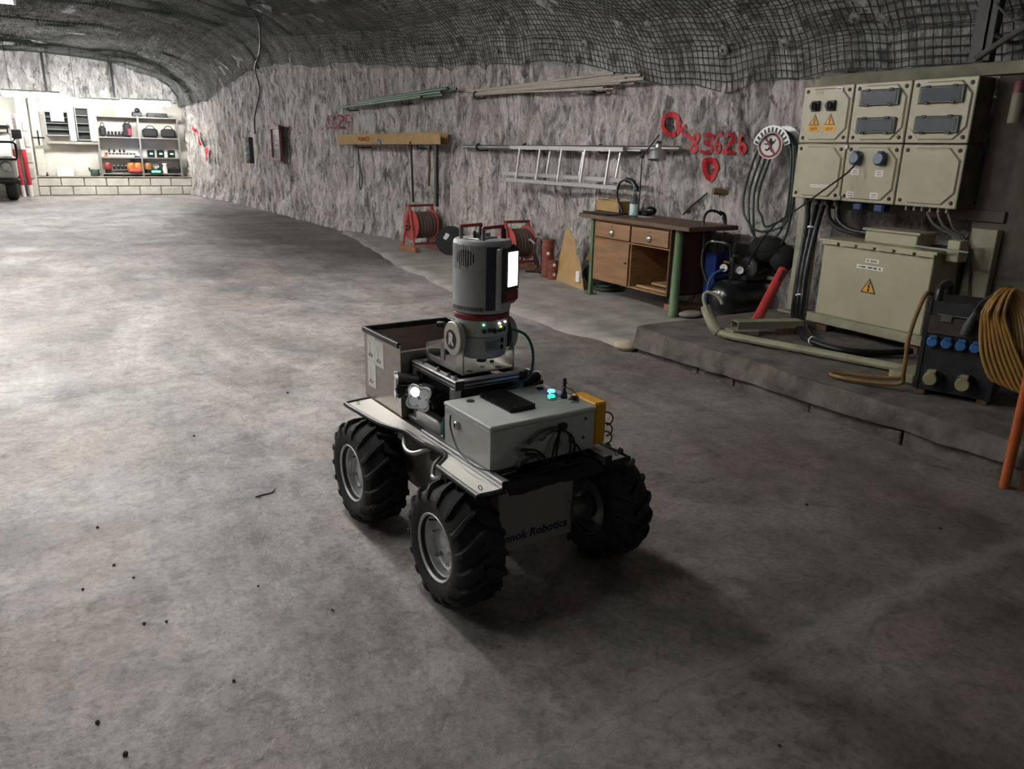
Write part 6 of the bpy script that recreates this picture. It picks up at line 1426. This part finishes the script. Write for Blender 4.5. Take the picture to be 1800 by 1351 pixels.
solo('wall_shelf_board', MB().b2((.30, FY + .15, 1.30), (1.5, FY + .44, 1.36), .004), mat('grey_board', '#8d897f', .7), 'grey board fixed below the far wall cabinets', 'board')
t = thing('white_carton', 'white carton with grey end standing on the far ledge', 'carton', (.62, FY + .2, .49)); part('box', MB().b2((-.19, -.1, 0), (.19, .14, .22), .004), PAPER, t); part('lid_seam', MB().b2((-.192, -.102, .16), (.192, -.099, .165)), DGREY, t)
t = thing('green_pot', 'dark green watering pot on the ledge left of the shelf', 'pot', (1.32, FY + .2, .49)); part('body', MB().lathe([(0, 0), (.10, 0), (.115, .02), (.11, .15), (.09, .18), (0, .18)], n=18), mat('dark_green_enamel', '#2c3f33', .4), t); part('spout', MB().tube([(-.09, 0, .1), (-.13, 0, .17), (-.12, 0, .22)], .02, 8, k=4), mat('dark_green_enamel', '#2c3f33', .4), t); part('handle', MB().tube([(.09, 0, .15), (.15, 0, .17), (.15, 0, .08), (.1, 0, .05)], .01, 6, k=4), mat('dark_green_enamel', '#2c3f33', .4), t)
solo('black_fitting', MB().lathe([(0, 0), (.03, 0), (.03, .04), (.015, .06), (.015, .1), (0, .1)], (.2, FY + .1, .49), n=12), BLACK, 'small black fitting on the ledge left of the white carton', 'fitting')
# white panelled column with fittings, and red-white poles
wc = thing('white_column', 'white column with boxed panels at the left end of the ledge', 'column', (-.14, FY + .1, 0))
P('shaft', (-.28, FY - .05, 0), (-.04, FY + .3, 2.4), mat('off_white_column', '#c2beb4', .7), wc)
for k in range(5): P('panel', (-.22 + .03, FY - .075, .45 + k * .38), (-.08, FY - .048, .70 + k * .38), mat('pale_column_panel', '#aaa79d', .6), wc)
solo('black_cross', MB().b2((-.02, FY - .03, 1.42), (.26, FY - .0, 1.46)).b2((.10, FY - .03, 1.26), (.14, FY - .0, 1.62)), BLACK, 'black iron cross fitting on the far white wall', 'cross')
solo('spare_wall_post', MB().b2((.0, FY + .32, .49), (.2, FY + .46, 2.4), .006), mat('off_white_column', '#c2beb4', .7), 'off-white flat post on the far wall beside the column', 'post')
for k, (x, lab) in enumerate(((-.42, 'red and white ranging pole, the left one of the pair'), (-.25, 'red and white ranging pole, the right one of the pair'))):
    t = thing('ranging_pole', lab, 'pole', (x, FY - .35 + .1 * k, 0), 0, 'red and white poles')
    part('white_top', MB().cyl((0, 0, 1.15), (-.03, 0, 2.0), .05, n=10), WHITE, t); part('red_part', MB().cyl((.03, 0, .28), (0, 0, 1.15), .055, n=10), mat('pole_red', '#a82a34', .5), t); part('white_foot', MB().cyl((.04, 0, .0), (.03, 0, .28), .05, n=10), WHITE, t)
t = thing('coiled_spring_cable', 'pale coiled cable hanging beside the red and white poles', 'cable', (-.33, FY - .10, 1.2)); part('coil', MB().tube([(.07 * math.cos(i * .8), .05 * math.sin(i * .8), .7 - i * .007) for i in range(90)], .012, 6), mat('pale_pink_cable', '#a3938c', .6), t)
# vehicle at the left edge
VB = mat('cream_vehicle_paint', '#a9aca0', .4, var=.06)
vh = thing('utility_vehicle', 'cream utility vehicle with a round headlamp cut by the left edge', 'vehicle', (-1.2, 22.3, 0))
part('body', MB().b2((-.85, -.3, .48), (.78, 1.3, 1.0), .06), VB, vh); part('bonnet', MB().prism([(-.35, 1.0), (1.3, 1.0), (1.3, 1.55), (.45, 1.55), (-.25, 1.1)], 1.5, AX((.72, 0, 0), (0, 1, 0), (0, 0, 1)) @ Matrix.Translation((0, 0, -1.5))), VB, vh)
part('bumper', MB().b2((-.87, -.42, .40), (.82, -.28, .52), .03), BLACK, vh); part('roof', MB().b2((-.8, .3, 1.62), (.75, 1.35, 1.74), .04), BLACK, vh)
for x in (-.6, .58): 
    hl = part('headlamp', MB().lathe([(0, 0), (.12, 0), (.12, .03), (.09, .05), (0, .06)], (x, -.30, .78), (0, -1, 0), 22), CHROME, vh); part('glass', MB().lathe([(0, .05), (.09, .05), (.06, .07), (0, .075)], (x, -.30, .78), (0, -1, 0), 20), mat('lamp_glass', '#b9bfb6', .15), hl)
for x in (-.78, .72): part('roof_post', MB().cyl((x, .4, 1.5), (x, .5, 1.65), .03, n=8), BLACK, vh)
part('guard_bar', MB().tube([(.3, -.45, .95), (.8, -.45, .95), (.83, -.45, 1.0), (.83, -.45, 1.28), (.78, -.45, 1.33), (.3, -.45, 1.33)], .03, 8), BLACK, vh)
for (x, y) in ((-.62, .05), (.62, .05), (-.62, 1.05), (.62, 1.05)):
    w = part('wheel', MB().lathe([(.16, -.11), (.26, -.12), (.30, -.08), (.31, 0), (.30, .08), (.26, .12), (.16, .11)], (x, y, .31), (1, 0, 0), 28), TYRE, vh); part('hub', MB().cyl((x - .1, y, .31), (x + .1, y, .31), .15, n=18), WHITE, w)
part('mirror', MB().b2((.78, -.1, 1.40), (.98, -.04, 1.62), .02).tube([(.75, .1, 1.3), (.88, -.07, 1.45)], .015, 6), BLACK, vh)
# upper net seam on the far rock and its iron straps
for k, (x, lab) in enumerate(((.45, 'dark upright strap high on the far rock, left one'), (2.0, 'dark upright strap high on the far rock, right one'))):
    solo('rock_strap', MB().b2((x - .03, FY + .12, 2.5), (x + .03, FY + .2, 3.55)), DGREY, lab, 'strap')
